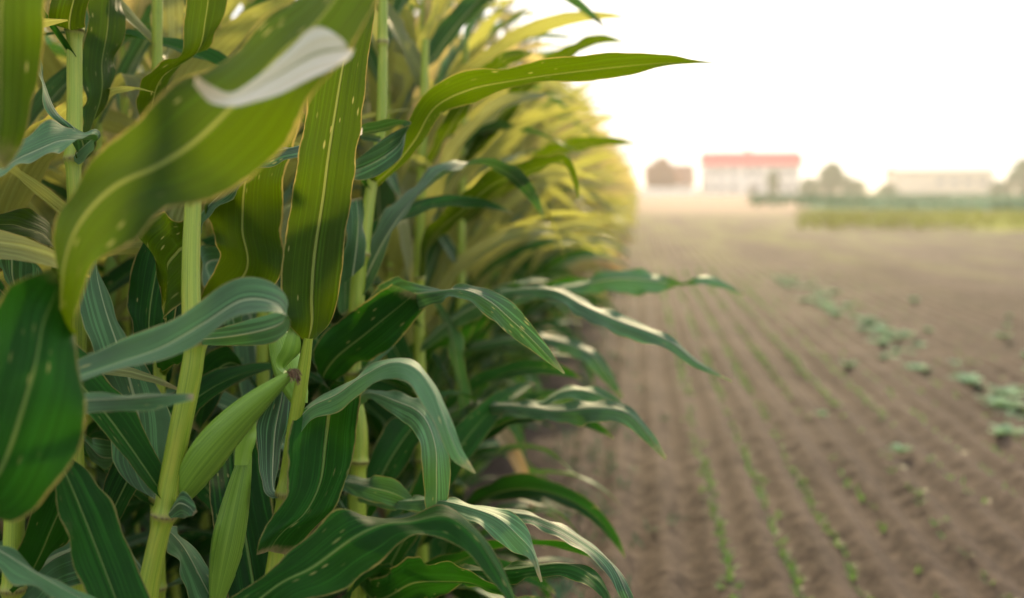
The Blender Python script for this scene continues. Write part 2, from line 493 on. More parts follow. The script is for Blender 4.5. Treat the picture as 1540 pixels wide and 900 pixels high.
def gen_leaf(g, rs, z0, az, L, W, th0, th1, n=22, m=7, twist=0.0, mi=0, base=(0, 0), ripple=0.10, kink=None):
    """a free leaf from the stalk: leaves upward at th0 from vertical and bends over to th1"""
    t = np.linspace(0, 1, n)
    th = th0 + (th1 - th0) * (t ** 1.6)
    if kink is not None: th = th + kink[1] / (1 + np.exp(-(t - kink[0]) * 30))
    d = np.array((math.cos(az), math.sin(az)))
    bend = (rs.rand() - 0.5) * 0.9
    azs = az + bend * t ** 1.5
    ds = L / (n - 1)
    T = np.stack([np.sin(th) * np.cos(azs), np.sin(th) * np.sin(azs), np.cos(th)], -1)
    C = np.cumsum(T, 0) * ds
    C = C - C[0] + np.array((base[0], base[1], z0))
    S = np.stack([-np.sin(azs), np.cos(azs), 0 * azs], -1)
    N = np.cross(S, T)
    tw = twist * t ** 1.5 + 0.25 * np.sin(t * 9 + rs.rand() * 6)
    S2 = S * np.cos(tw)[:, None] + N * np.sin(tw)[:, None]
    w = W * smooth_w(t) + 0.002
    w[0] *= 0.75
    ribbon(g, C - S2 * w[:, None] / 2, C + S2 * w[:, None] / 2, m, 0.15, ripple, 5.0 + 3 * rs.rand(), rs.randint(9999), mi)


def node_profile(L, gaps, w=0.010):
    k = np.zeros_like(L)
    for q in gaps: k = np.maximum(k, np.exp(-((L - q) / w) ** 2))
    return k


def gen_stalk(g, rs, H, r, lean, mi=0, n=60, m=10, nodes=None):
    z = np.linspace(0, H, n)
    if nodes is None: nodes = np.arange(0.12, H, 0.19)
    zz = np.sort(np.concatenate([z, *[q + np.array((-0.012, -0.004, 0, 0.004, 0.012)) for q in nodes]]))
    zz = np.clip(zz, 0, H)
    zz = np.unique(zz)
    k = node_profile(zz, nodes)
    rad = r * (1 - 0.62 * (zz / H) ** 1.3) * (1 + 0.16 * k)
    wob = 0.006 * np.sin(zz * 16)
    pts = np.stack([lean[0] * zz / H + wob, lean[1] * (zz / H) ** 1.3, zz], -1)
    tube(g, pts, rad, m, mi, rs.rand() * 3, k)
    return lambda q: (lean[0] * q / H, lean[1] * (q / H) ** 1.3)


def gen_tassel(g, rs, x, y, z, mi=0, n=9):
    h = 0.26
    tube(g, [(x, y, z - 0.05), (x + 0.01, y, z + h * 0.5), (x + 0.03, y, z + h)], np.array((0.004, 0.004, 0.002)), 5, mi)
    for i in range(n):
        a = rs.rand() * 6.28; q = z + 0.02 + 0.1 * rs.rand(); l = 0.15 + 0.08 * rs.rand(); s = 0.35 + 0.4 * rs.rand()
        pts = [(x + math.cos(a) * l * s * k, y + math.sin(a) * l * s * k, q + l * (k * 0.95 - 0.5 * s * k * k)) for k in (0, .35, .7, 1)]
        tube(g, pts, np.array((0.003, 0.0045, 0.004, 0.0015)), 4, mi)


def ear_geo(g, P0, P1, Rm, mi=0, n=26, m=28, bow=(0, 0, 0), seed=0):
    """overlapping husks around a cob, P0 the foot and P1 the tip"""
    P0, P1 = np.array(P0), np.array(P1)
    t = np.linspace(0, 1, n)
    C = P0 + (P1 - P0) * t[:, None] + np.array(bow) * np.sin(t * math.pi)[:, None]
    rad = Rm * (0.42 + 0.58 * np.sin(np.clip(t / 0.42, 0, 1) * math.pi / 2)) * (1 - 0.80 * np.clip((t - 0.35) / 0.65, 0, 1) ** 1.7)
    T = unit(np.gradient(C, axis=0))
    X = unit(np.cross(T, np.array((0.2, 0.1, 0.97)))); Y = np.cross(T, X)
    a = np.linspace(0, 2 * math.pi, m, endpoint=False)
    tw = 0.9 * t[:, None] + seed
    saw = ((a[None] + tw) / (2 * math.pi) * 3) % 1.0
    rr = rad[:, None] * (1 + 0.11 * (saw ** 2 - 0.4) + 0.004 * np.cos(a[None] * 14))
    V = C[:, None] + X[:, None] * (rr * np.cos(a))[..., None] + Y[:, None] * (rr * np.sin(a))[..., None]
    Ln = np.linalg.norm(P1 - P0)
    M = np.stack([np.broadcast_to((a + 0 * tw) / 6.28 * 1.0, (n, m)), np.repeat((t * Ln)[:, None], m, 1)], -1)
    g.grid(V, M, M, close=True, mi=mi)
    return C[-1], T[-1], rad[-1]


def silk_geo(g, tip, T, rs, n=40, l=0.05, spread=0.012, mi=0):
    for i in range(n):
        o = (rs.rand(3) - 0.5) * spread
        d = unit(np.array(T) + (rs.rand(3) - 0.5) * 1.1)
        q = tip + o
        pts = [q - T * 0.01, q + d * l * 0.4, q + d * l * 0.8 + np.array((0, 0, -l * 0.35)), q + d * l * (0.8 + 0.4 * rs.rand()) + np.array((0, 0, -l * (0.7 + 0.5 * rs.rand())))]
        tube(g, pts, 0.0008, 3, mi)


def gen_spec(seed):
    """where the leaves of one ordinary plant go"""
    rs = np.random.RandomState(seed)
    H = 1.9 + 0.2 * rs.rand()
    out = []
    az0 = rs.rand() * 1.2 - 0.6
    n = 14
    for i in range(n):
        z = 0.14 + i * (H - 0.22) / n + rs.rand() * 0.04
        az = az0 + (0 if i % 2 else math.pi) + (rs.rand() - 0.5) * 1.3
        f = i / (n - 1)
        L = (0.62 + 0.33 * math.sin(math.pi * (0.12 + 0.75 * f)) - 0.28 * f ** 3) * (0.85 + 0.3 * rs.rand())
        W = 0.088 * (0.8 + 0.35 * rs.rand()) * (0.8 + 0.3 * math.sin(math.pi * f))
        th0 = R(16 + 22 * rs.rand()) * (1 - 0.35 * f)
        th1 = R(105 + 55 * rs.rand()) * (1 - 0.6 * f)
        kink = (0.4 + 0.3 * rs.rand(), R(25 + 50 * rs.rand())) if rs.rand() < 0.3 else None
        out.append((z, az, L, W, th0, th1, (rs.rand() - 0.5) * 3.2, kink, rs.rand()))
    for i in range(3):
        out.append((0.12 + 0.17 * i, rs.rand() * 6.28, 0.5 + 0.15 * rs.rand(), 0.075, R(35), R(115), rs.rand() - .5, None, 0.3 + 0.6 * rs.rand()))
    return rs, H, out


def make_plant_parts(seed, root):
    rs, H, spec = gen_spec(seed)
    g = Geo(); at = gen_stalk(g, rs, H, 0.0155, ((rs.rand() - .5) * .12, (rs.rand() - .5) * .12), m=9, n=30)
    g.build('stalk', M_STALK, root)
    for (z, az, L, W, a, b, tw, kink, q) in spec:
        g = Geo(); gen_leaf(g, rs, z, az, L, W, a, b, 24, 7, tw, 0, at(z), kink=kink)
        g.build('leaf', (M_DRY if (z < 0.35 and q < 0.1) else M_SUNGOLD if z > 1.3 and q > 0.8 else M_SUNNY if z > 0.65 and q > 0.25 else M_LEAF2 if q < 0.5 else M_SHADE), root)  # upper leaves take the sunlit colours, many lower ones the shaded copy
    if seed % 2 == 0:
        b = at(0.95); sgn = 1 if rs.rand() < 0.5 else -1
        g = Geo()
        tip, T, r_ = ear_geo(g, (b[0] + 0.012 * sgn, b[1], 0.92), (b[0] + 0.085 * sgn, b[1] - 0.02, 1.13), 0.026, n=14, m=14)
        e = g.build('ear', M_HUSK, root)
        g = Geo(); silk_geo(g, tip, T, rs, 14); g.build('silk', M_SILK, e)
    g = Geo(); b = at(H); gen_tassel(g, rs, b[0], b[1], H); g.build('tassel', M_TASSEL, root)


def plant_mesh_joined(seed, n=12, m=3, tassel=5):
    rs, H, spec = gen_spec(seed)
    g = Geo(); at = gen_stalk(g, rs, H, 0.0155, ((rs.rand() - .5) * .12, (rs.rand() - .5) * .12), m=5, n=6, nodes=np.array([]) if n < 12 else None)
    for (z, az, L, W, a, b, tw, kink, q) in spec:
        gen_leaf(g, rs, z, az, L, W, a, b, n, m, tw, 2 if (z < 0.5 and q < 0.3) else 4 if z > 0.8 and q > 0.35 else 1, at(z), kink=kink)  # distant leaves carry painted sunlight, goldest towards the top
    b = at(H); gen_tassel(g, rs, b[0], b[1], H, 3, tassel)
    return g


def copy_plant(src, loc, rz, s, label, group):
    c = src.copy(); COL.objects.link(c)
    c.location = loc; c.rotation_euler = (random.uniform(-.04, .04), random.uniform(-.04, .04), rz); c.scale = (s, s, s)
    tag(c, label, None, group)
    for ch in src.children:
        d = ch.copy(); COL.objects.link(d); d.parent = c
        for gch in ch.children:
            e = gch.copy(); COL.objects.link(e); e.parent = d
    return c


# --- the ordinary plants of the field
random.seed(11)
rsF = np.random.RandomState(4)
G_EDGE = 'maize plants of the outer row'
G_IN = 'maize plants of the inner rows'
protos = []
ROWS = [-0.70, -1.32, -2.04, -2.76, -3.48, -4.2]
LIM = [7.2, 6.6, 7.0, 0, 0, 0]         # up to here a plant is built with its parts
IND = [17.0, 11.0, 9.0, 8.5, 8.0, 7.5]      # up to here each plant is one object
START = [2.75, 1.25, 1.7, 2.5, 3.3, 4.2]
JOINED = [plant_mesh_joined(s).mesh('maize_plant', [M_STALK, M_SUNNY, M_DRY, M_TASSEL, M_SUNGOLD]) for s in range(20, 26)]
LAB_NEAR = 'green maize plant in the outer row just past the sharp ones, leaves over the soil'
LAB_FAR = 'pale blurred maize plant far along the outer row, against the white sky'
LAB_IN = 'maize plant standing in the shaded rows behind the sharp front plants'
LAB_DEEP = 'maize plant deep in the field seen through gaps between the front leaves'
n_ind = 0
for r_i, x0 in enumerate(ROWS):
    y = START[r_i]
    while y < IND[r_i]:
        loc = (x0 - (0.09 if r_i == 0 and y > 3.4 else 0) + random.uniform(-.05, .05), y + random.uniform(-.03, .03), -0.01)
        rz = random.choice((0, math.pi)) + random.uniform(-.7, .7)
        s = random.uniform(0.94, 1.08)
        if y < LIM[r_i]:
            lab, grp = (LAB_NEAR, G_EDGE) if r_i == 0 else (LAB_IN, G_IN)
            k = random.randrange(8)
            if k >= len(protos):
                root = empty('maize_plant', loc, lab, 'maize plant', grp)
                make_plant_parts(len(protos) + 1, root)
                root.rotation_euler = (0, 0, rz); root.scale = (s, s, s)
                protos.append(root)
            else:
                copy_plant(protos[k], loc, rz, s, lab, grp)
        else:
            lab, grp = (LAB_FAR, G_EDGE) if r_i == 0 else (LAB_DEEP, G_IN)
            o = bpy.data.objects.new('maize_plant', JOINED[random.randrange(6)]); COL.objects.link(o)
            o.location = loc; o.rotation_euler = (0, 0, rz); o.scale = (s, s, s)
            tag(o, lab, 'maize plant', grp)
        n_ind += 1
        y += 0.17 if x0 > -1.5 else 0.2
print('individual plants', n_ind)

# --- everything farther along: one mass
lows = []
for s in range(40, 46):
    gg = plant_mesh_joined(s, 7, 3, 3)
    lows.append((np.concatenate(gg.v), np.concatenate(gg.uv), np.concatenate(gg.m), np.concatenate(gg.f), np.concatenate(gg.t)))
g = Geo()
for r_i, x0 in enumerate(ROWS + [-4.92, -5.64]):
    y = IND[r_i] if r_i < 6 else 4.5
    end = [110, 80, 60, 45, 36, 30, 26, 24][r_i]
    while y < end:
        Vv, Uu, Mm, Ff, Tt = lows[random.randrange(6)]
        a = random.uniform(0, 6.28); s = random.uniform(.93, 1.1)
        c_, s_ = math.cos(a) * s, math.sin(a) * s
        W = np.stack([Vv[:, 0] * c_ - Vv[:, 1] * s_ + x0 + random.uniform(-.06, .06), Vv[:, 0] * s_ + Vv[:, 1] * c_ + y, Vv[:, 2] * s], -1)
        g.v.append(W); g.uv.append(Uu); g.m.append(Mm); g.f.append(Ff + g.n); g.t.append(Tt); g.n += len(Vv)
        y += 0.20 + max(0, y - 25) * 0.006
o = g.build('maize_field', [M_STALK, M_SUNNY, M_DRY, M_TASSEL, M_SUNGOLD])
tag(o, 'far part of the maize field running to the horizon as a pale mass', 'maize field', None, 'stuff')


# ------------------------------------------------------------------ the sharp plants in front
class Hero:
    def __init__(s, pts, nodes, label, top=None):
        """pts (px, py, depth, width px) from the top of the stalk down"""
        W = [P(a, b, c) for a, b, c, w in pts]
        rr = [0.88 * w * c / FPX / 2 for a, b, c, w in pts]
        last, dirn = W[-1], unit(W[-1] - W[-2])
        if last[2] > 0:
            k = last[2] / max(0.5, -dirn[2])
            gp = last + np.array((dirn[0], dirn[1], 0)) * k * 0.35
            gp[2] = -0.01
            m_ = max(2, int(np.linalg.norm(gp - last) / 0.09)); r0_ = rr[-1]
            for q in range(1, m_ + 1):
                u_ = q / m_
                W.append(last + (gp - last) * u_ + np.array((0, 0, 0)))
                rr.append(r0_ * (1 + 0.12 * u_))
        s.base = np.array((W[-1][0], W[-1][1], 0.0))
        s.root = empty('maize_plant', tuple(s.base), label, 'maize plant', 'sharp maize plants at the near edge of the field')
        C = crom(np.column_stack([np.array(W), rr]), 300)
        npos = [P(*q) for q in nodes]
        C3 = C[:, :3]
        s.path = C3
        L = np.concatenate([[0], np.cumsum(np.linalg.norm(np.diff(C3, axis=0), axis=1))])
        ps = [L[np.argmin(np.linalg.norm(C3 - q, axis=1))] for q in npos]
        q = max(ps) + 0.17 if ps else 0.2
        while q < L[-1] - 0.05: ps.append(q); q += 0.16
        Ld = np.sort(np.unique(np.concatenate([np.linspace(0, L[-1], 220), *[p + np.linspace(-.016, .016, 9) for p in ps]])))
        Ld = Ld[(Ld >= 0) & (Ld <= L[-1])]
        CC = np.stack([np.interp(Ld, L, C[:, j]) for j in range(4)], -1)
        k = node_profile(Ld, ps, 0.0075)
        # each sheath swells a little towards the node it springs from
        rel = np.zeros_like(Ld)
        for p in ps: rel = np.maximum(rel, np.where((Ld <= p) & (Ld > p - 0.16), 1 - (p - Ld) / 0.16, 0))
        rad = CC[:, 3] * (1 + 0.22 * k + 0.08 * rel - 0.05 * np.exp(-((Ld[:, None] - np.array(ps)[None] - 0.018) / 0.012) ** 2).max(1))
        g = Geo(); tube(g, CC[:, :3], rad, 22, 0, random.random() * 3, k, ridge=0.012)
        g.build('stalk', M_STALK, s.root, s.base)

    def leaf(s, st, d, W=0.085, tilt=-1, mat_=None, ripple=0.05, freq=7, keel=0.12, seed=0, n=70, m=13, name='leaf', parent=None, label=None, wf=None):
        """st: stations (ax, ay, bx, by [, depth [, depth difference b-a]])"""
        A, B = [], []
        K = len(st)
        for i, q in enumerate(st):
            ax, ay, bx, by = q[:4]
            dd = q[4] if len(q) > 4 and q[4] is not None else (d if not isinstance(d, tuple) else d[0] + (d[1] - d[0]) * i / (K - 1))
            wi = math.hypot(ax - bx, ay - by) * dd / FPX
            t = i / (K - 1)
            tw = W * (wf(t) if wf else min(1, 0.55 + t * 2) * min(1, (1 - t) / 0.45 + 0.04))
            if len(q) > 5: h = q[5] / 2
            else: h = 0.5 * tilt * min(math.sqrt(max(tw * tw - wi * wi, 0)), 0.06)
            A.append(P(ax, ay, dd - h)); B.append(P(bx, by, dd + h))
        A, B = crom(A, n), crom(B, n)
        g = Geo(); ribbon(g, A, B, m, keel, ripple * 2.3, freq * 1.2, seed or (len(s.root.children) * 17 + int(abs(s.base[0]) * 1000)))
        if mat_ in (None, M_LEAF): mat_ = M_SHADE if (A.mean(0)[2] + B.mean(0)[2]) / 2 < 1.21 else M_LEAF  # low front leaves get the copy with shade in its colour
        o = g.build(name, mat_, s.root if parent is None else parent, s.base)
        if label: o['label'] = label
        return o

    def fill(s, zs, seed, az=(50, 215), L=0.7, W=0.09):
        rs = np.random.RandomState(seed)
        for z in zs:
            k = np.argmin(np.abs(s.path[:, 2] - z)); p = s.path[k] - s.base
            g = Geo()
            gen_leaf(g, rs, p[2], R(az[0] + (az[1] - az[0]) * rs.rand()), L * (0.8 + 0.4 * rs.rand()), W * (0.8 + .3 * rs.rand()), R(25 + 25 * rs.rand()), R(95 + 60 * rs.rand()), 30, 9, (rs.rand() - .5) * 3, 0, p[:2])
            g.build('leaf', M_SUNNY if z > 1.15 and rs.rand() < .75 else M_SHADE if rs.rand() < .6 else M_LEAF2, s.root)  # sunlit colour high up, mostly the shaded copy lower down

    def ear(s, a, b, rpx, d, bow=(0, 0, 0), seed=0, silk=True, label=None):
        P0, P1 = P(*a), P(*b)
        g = Geo(); tip, T, r_ = ear_geo(g, P0, P1, rpx * d / FPX, n=44, m=48, bow=bow, seed=seed)
        e = g.build('ear', M_HUSK, s.root, s.base)
        if label: e['label'] = label
        if silk:
            g = Geo(); silk_geo(g, tip, T, np.random.RandomState(seed + 3), 30, 0.014, 0.007)
            g.build('silk', M_SILK, e, s.base)
        return e


# A: the yellow-green stalk in front with the jointed node
A = Hero([(296, 180, 1.34, 24), (290, 310, 1.33, 28), (287, 400, 1.32, 30), (288, 470, 1.31, 31), (293, 515, 1.30, 36), (286, 570, 1.30, 37), (270, 650, 1.30, 36), (256, 720, 1.30, 34), (247, 775, 1.30, 36), (236, 820, 1.30, 33), (222, 895, 1.30, 34)],
         [(293, 515, 1.30), (247, 775, 1.30)], 'maize plant with the thick leaning yellow-green stalk and the large husked ear')
# B: stalk at the left
B = Hero([(112, 10, 1.52, 27), (112, 110, 1.52, 25), (112, 190, 1.51, 25), (110, 245, 1.5, 26), (116, 360, 1.5, 23), (119, 470, 1.5, 22), (118, 560, 1.5, 24), (111, 635, 1.5, 30), (112, 700, 1.5, 31), (116, 780, 1.5, 30)],
         [(112, 45, 1.52), (110, 240, 1.5), (111, 635, 1.5)], 'maize plant with the straight upright stalk near the left edge of the picture')
# C: carries the tall upright blade in the middle
Cc = Hero([(464, 508, 1.36, 15), (456, 560, 1.37, 22), (443, 640, 1.38, 23), (432, 710, 1.39, 22), (426, 745, 1.39, 23), (416, 830, 1.4, 26), (408, 895, 1.4, 28)],
          [(426, 745, 1.39)], 'maize plant topped by the tall broad upright blade in the middle')
# D: stalk right of the blade
D = Hero([(579, -130, 1.92, 14), (576, 0, 1.92, 15), (575, 120, 1.92, 17), (572, 200, 1.92, 17), (561, 265, 1.92, 18), (545, 375, 1.9, 24), (539, 420, 1.9, 25), (534, 500, 1.9, 26), (530, 580, 1.9, 27), (540, 650, 1.9, 28), (537, 740, 1.9, 30)],
         [(576, 62, 1.92), (545, 385, 1.9), (532, 560, 1.9)], 'maize plant with a slim stalk right of the tall blade, long leaf crossing the sky')
# E: next along the row, leaves hang over the soil
E = Hero([(640, 60, 2.5, 12), (636, 200, 2.5, 15), (632, 330, 2.5, 17), (630, 450, 2.5, 18), (632, 600, 2.5, 19), (634, 760, 2.5, 20)],
         [(636, 250, 2.5), (630, 420, 2.5), (633, 590, 2.5)], 'maize plant whose pointed leaf hangs farthest out over the furrows')
Gp = Hero([(700, 60, 3.15, 10), (697, 200, 3.15, 12), (694, 330, 3.15, 14), (692, 470, 3.15, 15), (690, 620, 3.15, 16)],
          [(697, 240, 3.15), (692, 440, 3.15)], 'maize plant with a twisted pale-tipped leaf at mid height over the soil')
# F: nearest plant, its stalk stands outside the picture
F = Hero([(-210, -200, 0.98, 28), (-200, 100, 0.98, 32), (-195, 400, 0.98, 36), (-190, 700, 0.98, 40), (-180, 900, 0.98, 42)],
         [(-200, 150, 0.98), (-195, 450, 0.98)], 'nearest maize plant, blurred, its big leaf sweeping diagonally across the upper left')
# H: low plant, bottom left
Hh = Hero([(20, 500, 1.3, 24), (22, 700, 1.3, 30), (20, 900, 1.3, 34)], [(22, 690, 1.3)], 'maize plant in the dark lower left corner, mostly dark blue-green leaves')

one = lambda t: 1.0
# ---- F leaves
F.leaf([(-200, 690, -185, 740, 0.98), (-70, 690, -40, 790, 0.95), (-40, 640, 45, 772, 0.93), (-25, 520, 122, 650, 0.92), (5, 440, 118, 545, 0.93), (40, 420, 110, 480, 0.94), (60, 412, 104, 455, 0.95), (85, 405, 100, 440, 0.97)],
       0.94, 0.1, 1, M_LEAF, ripple=0.03, keel=0.1, wf=one)
big = F.leaf([(80, 500, 112, 505, 0.98), (83, 430, 112, 480, 0.95), (83, 370, 130, 408, 0.92), (92, 300, 170, 370, 0.90), (120, 245, 240, 322, 0.89), (180, 200, 310, 298, 0.88), (232, 150, 368, 268, 0.88), (310, 92, 430, 198, 0.88), (385, 38, 482, 128, 0.88), (440, 2, 528, 78, 0.89), (500, -50, 560, 0, 0.9), (570, -120, 585, -100, 0.92)],
             0.9, 0.1, -1, M_LEAF, ripple=0.035, freq=5, keel=0.08, wf=one, label='big diagonal leaf blade')
F.leaf([(532, 78, 532, 72, 0.87, 0), (508, 54, 522, 92, 0.855, -0.02), (474, 44, 472, 118, 0.85, -0.03), (432, 78, 412, 144, 0.845, -0.03), (388, 116, 364, 160, 0.84, -0.025), (350, 140, 335, 160, 0.84, -0.02), (322, 132, 312, 152, 0.835, -0.01), (295, 115, 292, 128, 0.83, 0.0)],
       0.9, 0.05, -1, M_PALE, ripple=0.012, keel=0.03, label='pale curled leaf tip')
F.leaf([(-200, 150, -190, 170, 0.98), (-90, -130, 0, -180, 0.97), (-70, -60, 66, -60, 0.96), (-62, 30, 63, 30, 0.95), (-50, 110, 55, 115, 0.95), (-30, 180, 38, 190, 0.95), (-18, 225, 18, 232, 0.95), (-2, 252, 2, 254, 0.95)],
       0.96, 0.09, 1, M_LEAF, ripple=0.03, wf=one)
# ---- B leaves
B.leaf([(98, 44, 127, 44, 1.5), (76, 38, 130, 42, 1.47), (78, 15, 136, 5, 1.45), (92, -25, 150, -35, 1.45), (130, -90, 180, -80, 1.45), (190, -120, 200, -115, 1.45)], 1.48, 0.07, 1, M_LEAF, ripple=0.04)
B.leaf([(118, 238, 122, 246, 1.5), (128, 190, 134, 205, 1.56), (128, 150, 172, 122, 1.6), (125, 105, 178, 85, 1.62), (130, 50, 190, 45, 1.64), (135, 0, 188, 0, 1.66), (145, -60, 185, -60, 1.68)], 1.6, 0.085, 1, M_LEAF, wf=one)
B.leaf([(108, 236, 114, 246, 1.5), (140, 207, 146, 213, 1.42), (118, 200, 118, 218, 1.36), (80, 193, 88, 228, 1.3), (38, 203, 42, 252, 1.25), (0, 232, 0, 266, 1.2), (-60, 262, -60, 290, 1.15)], 1.3, 0.07, -1, M_LEAF2, wf=one)
B.leaf([(122, 240, 128, 246, 1.5), (100, 200, 144, 212, 1.44), (72, 160, 92, 180, 1.42), (56, 110, 70, 130, 1.42), (48, 80, 62, 92, 1.42), (30, 50, 40, 60, 1.43)], 1.42, 0.05, 1, M_LEAF2)
B.leaf([(104, 632, 112, 645, 1.5), (60, 560, 80, 600, 1.5), (30, 470, 80, 560, 1.45), (-10, 410, 58, 440, 1.4), (-20, 360, 50, 395, 1.38), (-60, 350, -30, 372, 1.36)], 1.4, 0.08, -1, M_LEAF2)
B.leaf([(104, 640, 110, 650, 1.52), (80, 420, 90, 440, 1.55), (78, 345, 82, 375, 1.55), (40, 318, 30, 362, 1.5), (0, 322, 0, 352, 1.45), (-50, 332, -50, 345, 1.4)], 1.5, 0.075, -1, M_LEAF)
B.leaf([(112, 640, 118, 650, 1.5), (140, 660, 145, 700, 1.6), (178, 672, 168, 700, 1.65), (240, 690, 215, 690, 1.7), (262, 650, 246, 620, 1.72)], 1.6, 0.08, 1, M_LEAF2)
# ---- A leaves
A.leaf([(300, 503, 302, 519, 1.29, 0.0), (345, 490, 352, 521, 1.26, 0.01), (398, 474, 402, 518, 1.22, 0.0), (431, 462, 428, 502, 1.16, -0.01), (410, 434, 424, 476, 1.12, -0.03), (360, 420, 368, 478, 1.10, -0.04), (300, 457, 304, 512, 1.09, -0.045), (240, 492, 242, 546, 1.08, -0.05), (180, 522, 180, 560, 1.07, -0.05), (116, 545, 116, 584, 1.07, -0.045), (50, 578, 48, 600, 1.07, -0.02), (10, 600, 10, 604, 1.07, 0)],
       1.1, 0.07, -1, M_LEAF2, ripple=0.03, freq=5)
A.leaf([(280, 300, 300, 300, 1.34), (270, 330, 282, 400, 1.36), (245, 318, 280, 440, 1.38), (222, 335, 262, 470, 1.4), (232, 372, 258, 480, 1.42), (240, 430, 250, 500, 1.44)], 1.4, 0.08, 1, M_LEAF, wf=one)
A.leaf([(284, 520, 292, 530, 1.31), (240, 520, 262, 548, 1.42), (205, 500, 240, 545, 1.5), (190, 450, 262, 480, 1.52), (204, 390, 268, 400, 1.54), (225, 345, 262, 350, 1.56), (240, 310, 250, 310, 1.58)], 1.5, 0.08, 1, M_LEAF, wf=one)
A.leaf([(238, 752, 252, 778, 1.31, 0), (186, 712, 256, 742, 1.34), (166, 650, 259, 690, 1.37), (156, 590, 254, 618, 1.39), (140, 520, 208, 530, 1.41), (125, 450, 180, 470, 1.43), (128, 405, 152, 405, 1.45), (140, 370, 144, 370, 1.46)], 1.4, 0.085, 1, M_LEAF2, ripple=0.03, keel=0.16, wf=one, label='leaf with a bright white midrib')
A.leaf([(250, 768, 256, 780, 1.29), (272, 738, 268, 778, 1.27), (290, 752, 280, 776, 1.25), (296, 770, 290, 776, 1.24)], 1.27, 0.04, -1, M_LEAF2, n=24, label='short torn leaf base at the node')
A.leaf([(240, 790, 248, 800, 1.31), (280, 800, 270, 850, 1.4), (320, 860, 290, 900, 1.42), (360, 930, 320, 960, 1.42)], 1.4, 0.08, -1, M_LEAF2)
A.leaf([(125, 590, 125, 622, 1.12), (90, 590, 90, 630, 1.14), (125, 589, 125, 622, 1.12), (170, 590, 170, 617, 1.10), (225, 588, 225, 612, 1.08), (265, 589, 266, 604, 1.07), (291, 595, 291, 598, 1.06)][1:], 1.1, 0.045, -1, M_LEAF2, ripple=0.02, wf=one)
# A's big ear and the second one
A.ear((258, 765, 1.33), (437, 563, 1.24), 29, 1.28, bow=(-0.006, 0, 0.012), seed=2, label='large green husked ear pointing up to the right')
A.ear((325, 905, 1.42), (374, 665, 1.40), 25, 1.40, seed=1, silk=False, label='slender upright green ear')
A.leaf([(352, 700, 372, 700, 1.38), (356, 660, 384, 665, 1.38), (372, 640, 386, 640, 1.38), (382, 610, 384, 608, 1.38)], 1.38, 0.025, 1, M_HUSK, n=24, name='husk_leaf')
# ---- C leaves
Cc.leaf([(456, 512, 472, 512, 1.36, 0), (432, 482, 500, 484, 1.355), (423, 445, 512, 440, 1.35), (427, 380, 518, 380, 1.35), (440, 300, 529, 300, 1.35), (448, 240, 536, 240, 1.35), (458, 180, 546, 170, 1.36), (474, 100, 555, 90, 1.37), (503, 0, 568, 0, 1.39), (525, -90, 574, -90, 1.42), (550, -170, 575, -170, 1.46), (570, -230, 574, -230, 1.5)],
        1.36, 0.086, 1, M_LEAF, ripple=0.022, freq=4, keel=0.10, wf=one, n=90, label='tall broad upright blade')
Cc.leaf([(440, 640, 446, 655, 1.385), (462, 607, 470, 628, 1.37), (505, 580, 512, 612, 1.33), (545, 553, 548, 584, 1.28), (590, 535, 588, 562, 1.23), (628, 540, 618, 575, 1.2), (656, 572, 638, 605, 1.18), (676, 622, 655, 640, 1.17), (695, 672, 680, 690, 1.17), (716, 712, 712, 712, 1.17)], 1.25, 0.075, -1, M_LEAF2, ripple=0.03, freq=5)
Cc.leaf([(424, 738, 430, 748, 1.39, 0), (470, 612, 500, 640, 1.4), (445, 622, 545, 582, 1.38), (436, 680, 541, 645, 1.36), (434, 740, 528, 705, 1.34), (408, 780, 508, 758, 1.32), (385, 812, 465, 800, 1.31), (383, 832, 430, 832, 1.31)][2:], 1.35, 0.09, 1, M_LEAF, ripple=0.04, freq=5, wf=one)
Cc.leaf([(410, 885, 414, 900, 1.4), (385, 880, 400, 930, 1.32), (345, 900, 365, 960, 1.2), (400, 862, 440, 905, 1.18), (440, 825, 500, 890, 1.18), (505, 765, 560, 855, 1.18), (555, 773, 602, 812, 1.19), (610, 775, 630, 800, 1.19), (665, 757, 675, 805, 1.18), (715, 785, 705, 830, 1.16), (748, 835, 735, 868, 1.15), (775, 898, 762, 900, 1.14), (785, 935, 780, 935, 1.14)][2:], 1.18, 0.085, -1, M_LEAF, ripple=0.035, freq=5, n=90)
Cc.leaf([(420, 745, 426, 750, 1.4), (400, 735, 418, 738, 1.42), (390, 700, 425, 690, 1.44), (388, 650, 434, 640, 1.45), (402, 600, 440, 590, 1.46), (415, 560, 432, 560, 1.47)], 1.44, 0.06, 1, M_LEAF2, wf=one)
Cc.ear((452, 610, 1.43), (408, 470, 1.47), 24, 1.45, seed=5, silk=False, label='pale young husk beside the blade base')
Cc.leaf([(445, 570, 452, 575, 1.37), (420, 548, 430, 560, 1.36), (425, 520, 452, 535, 1.35), (440, 480, 450, 500, 1.35), (428, 470, 432, 476, 1.35)], 1.36, 0.035, 1, M_HUSK, n=30, name='husk_leaf', label='small pale folded husk leaf')
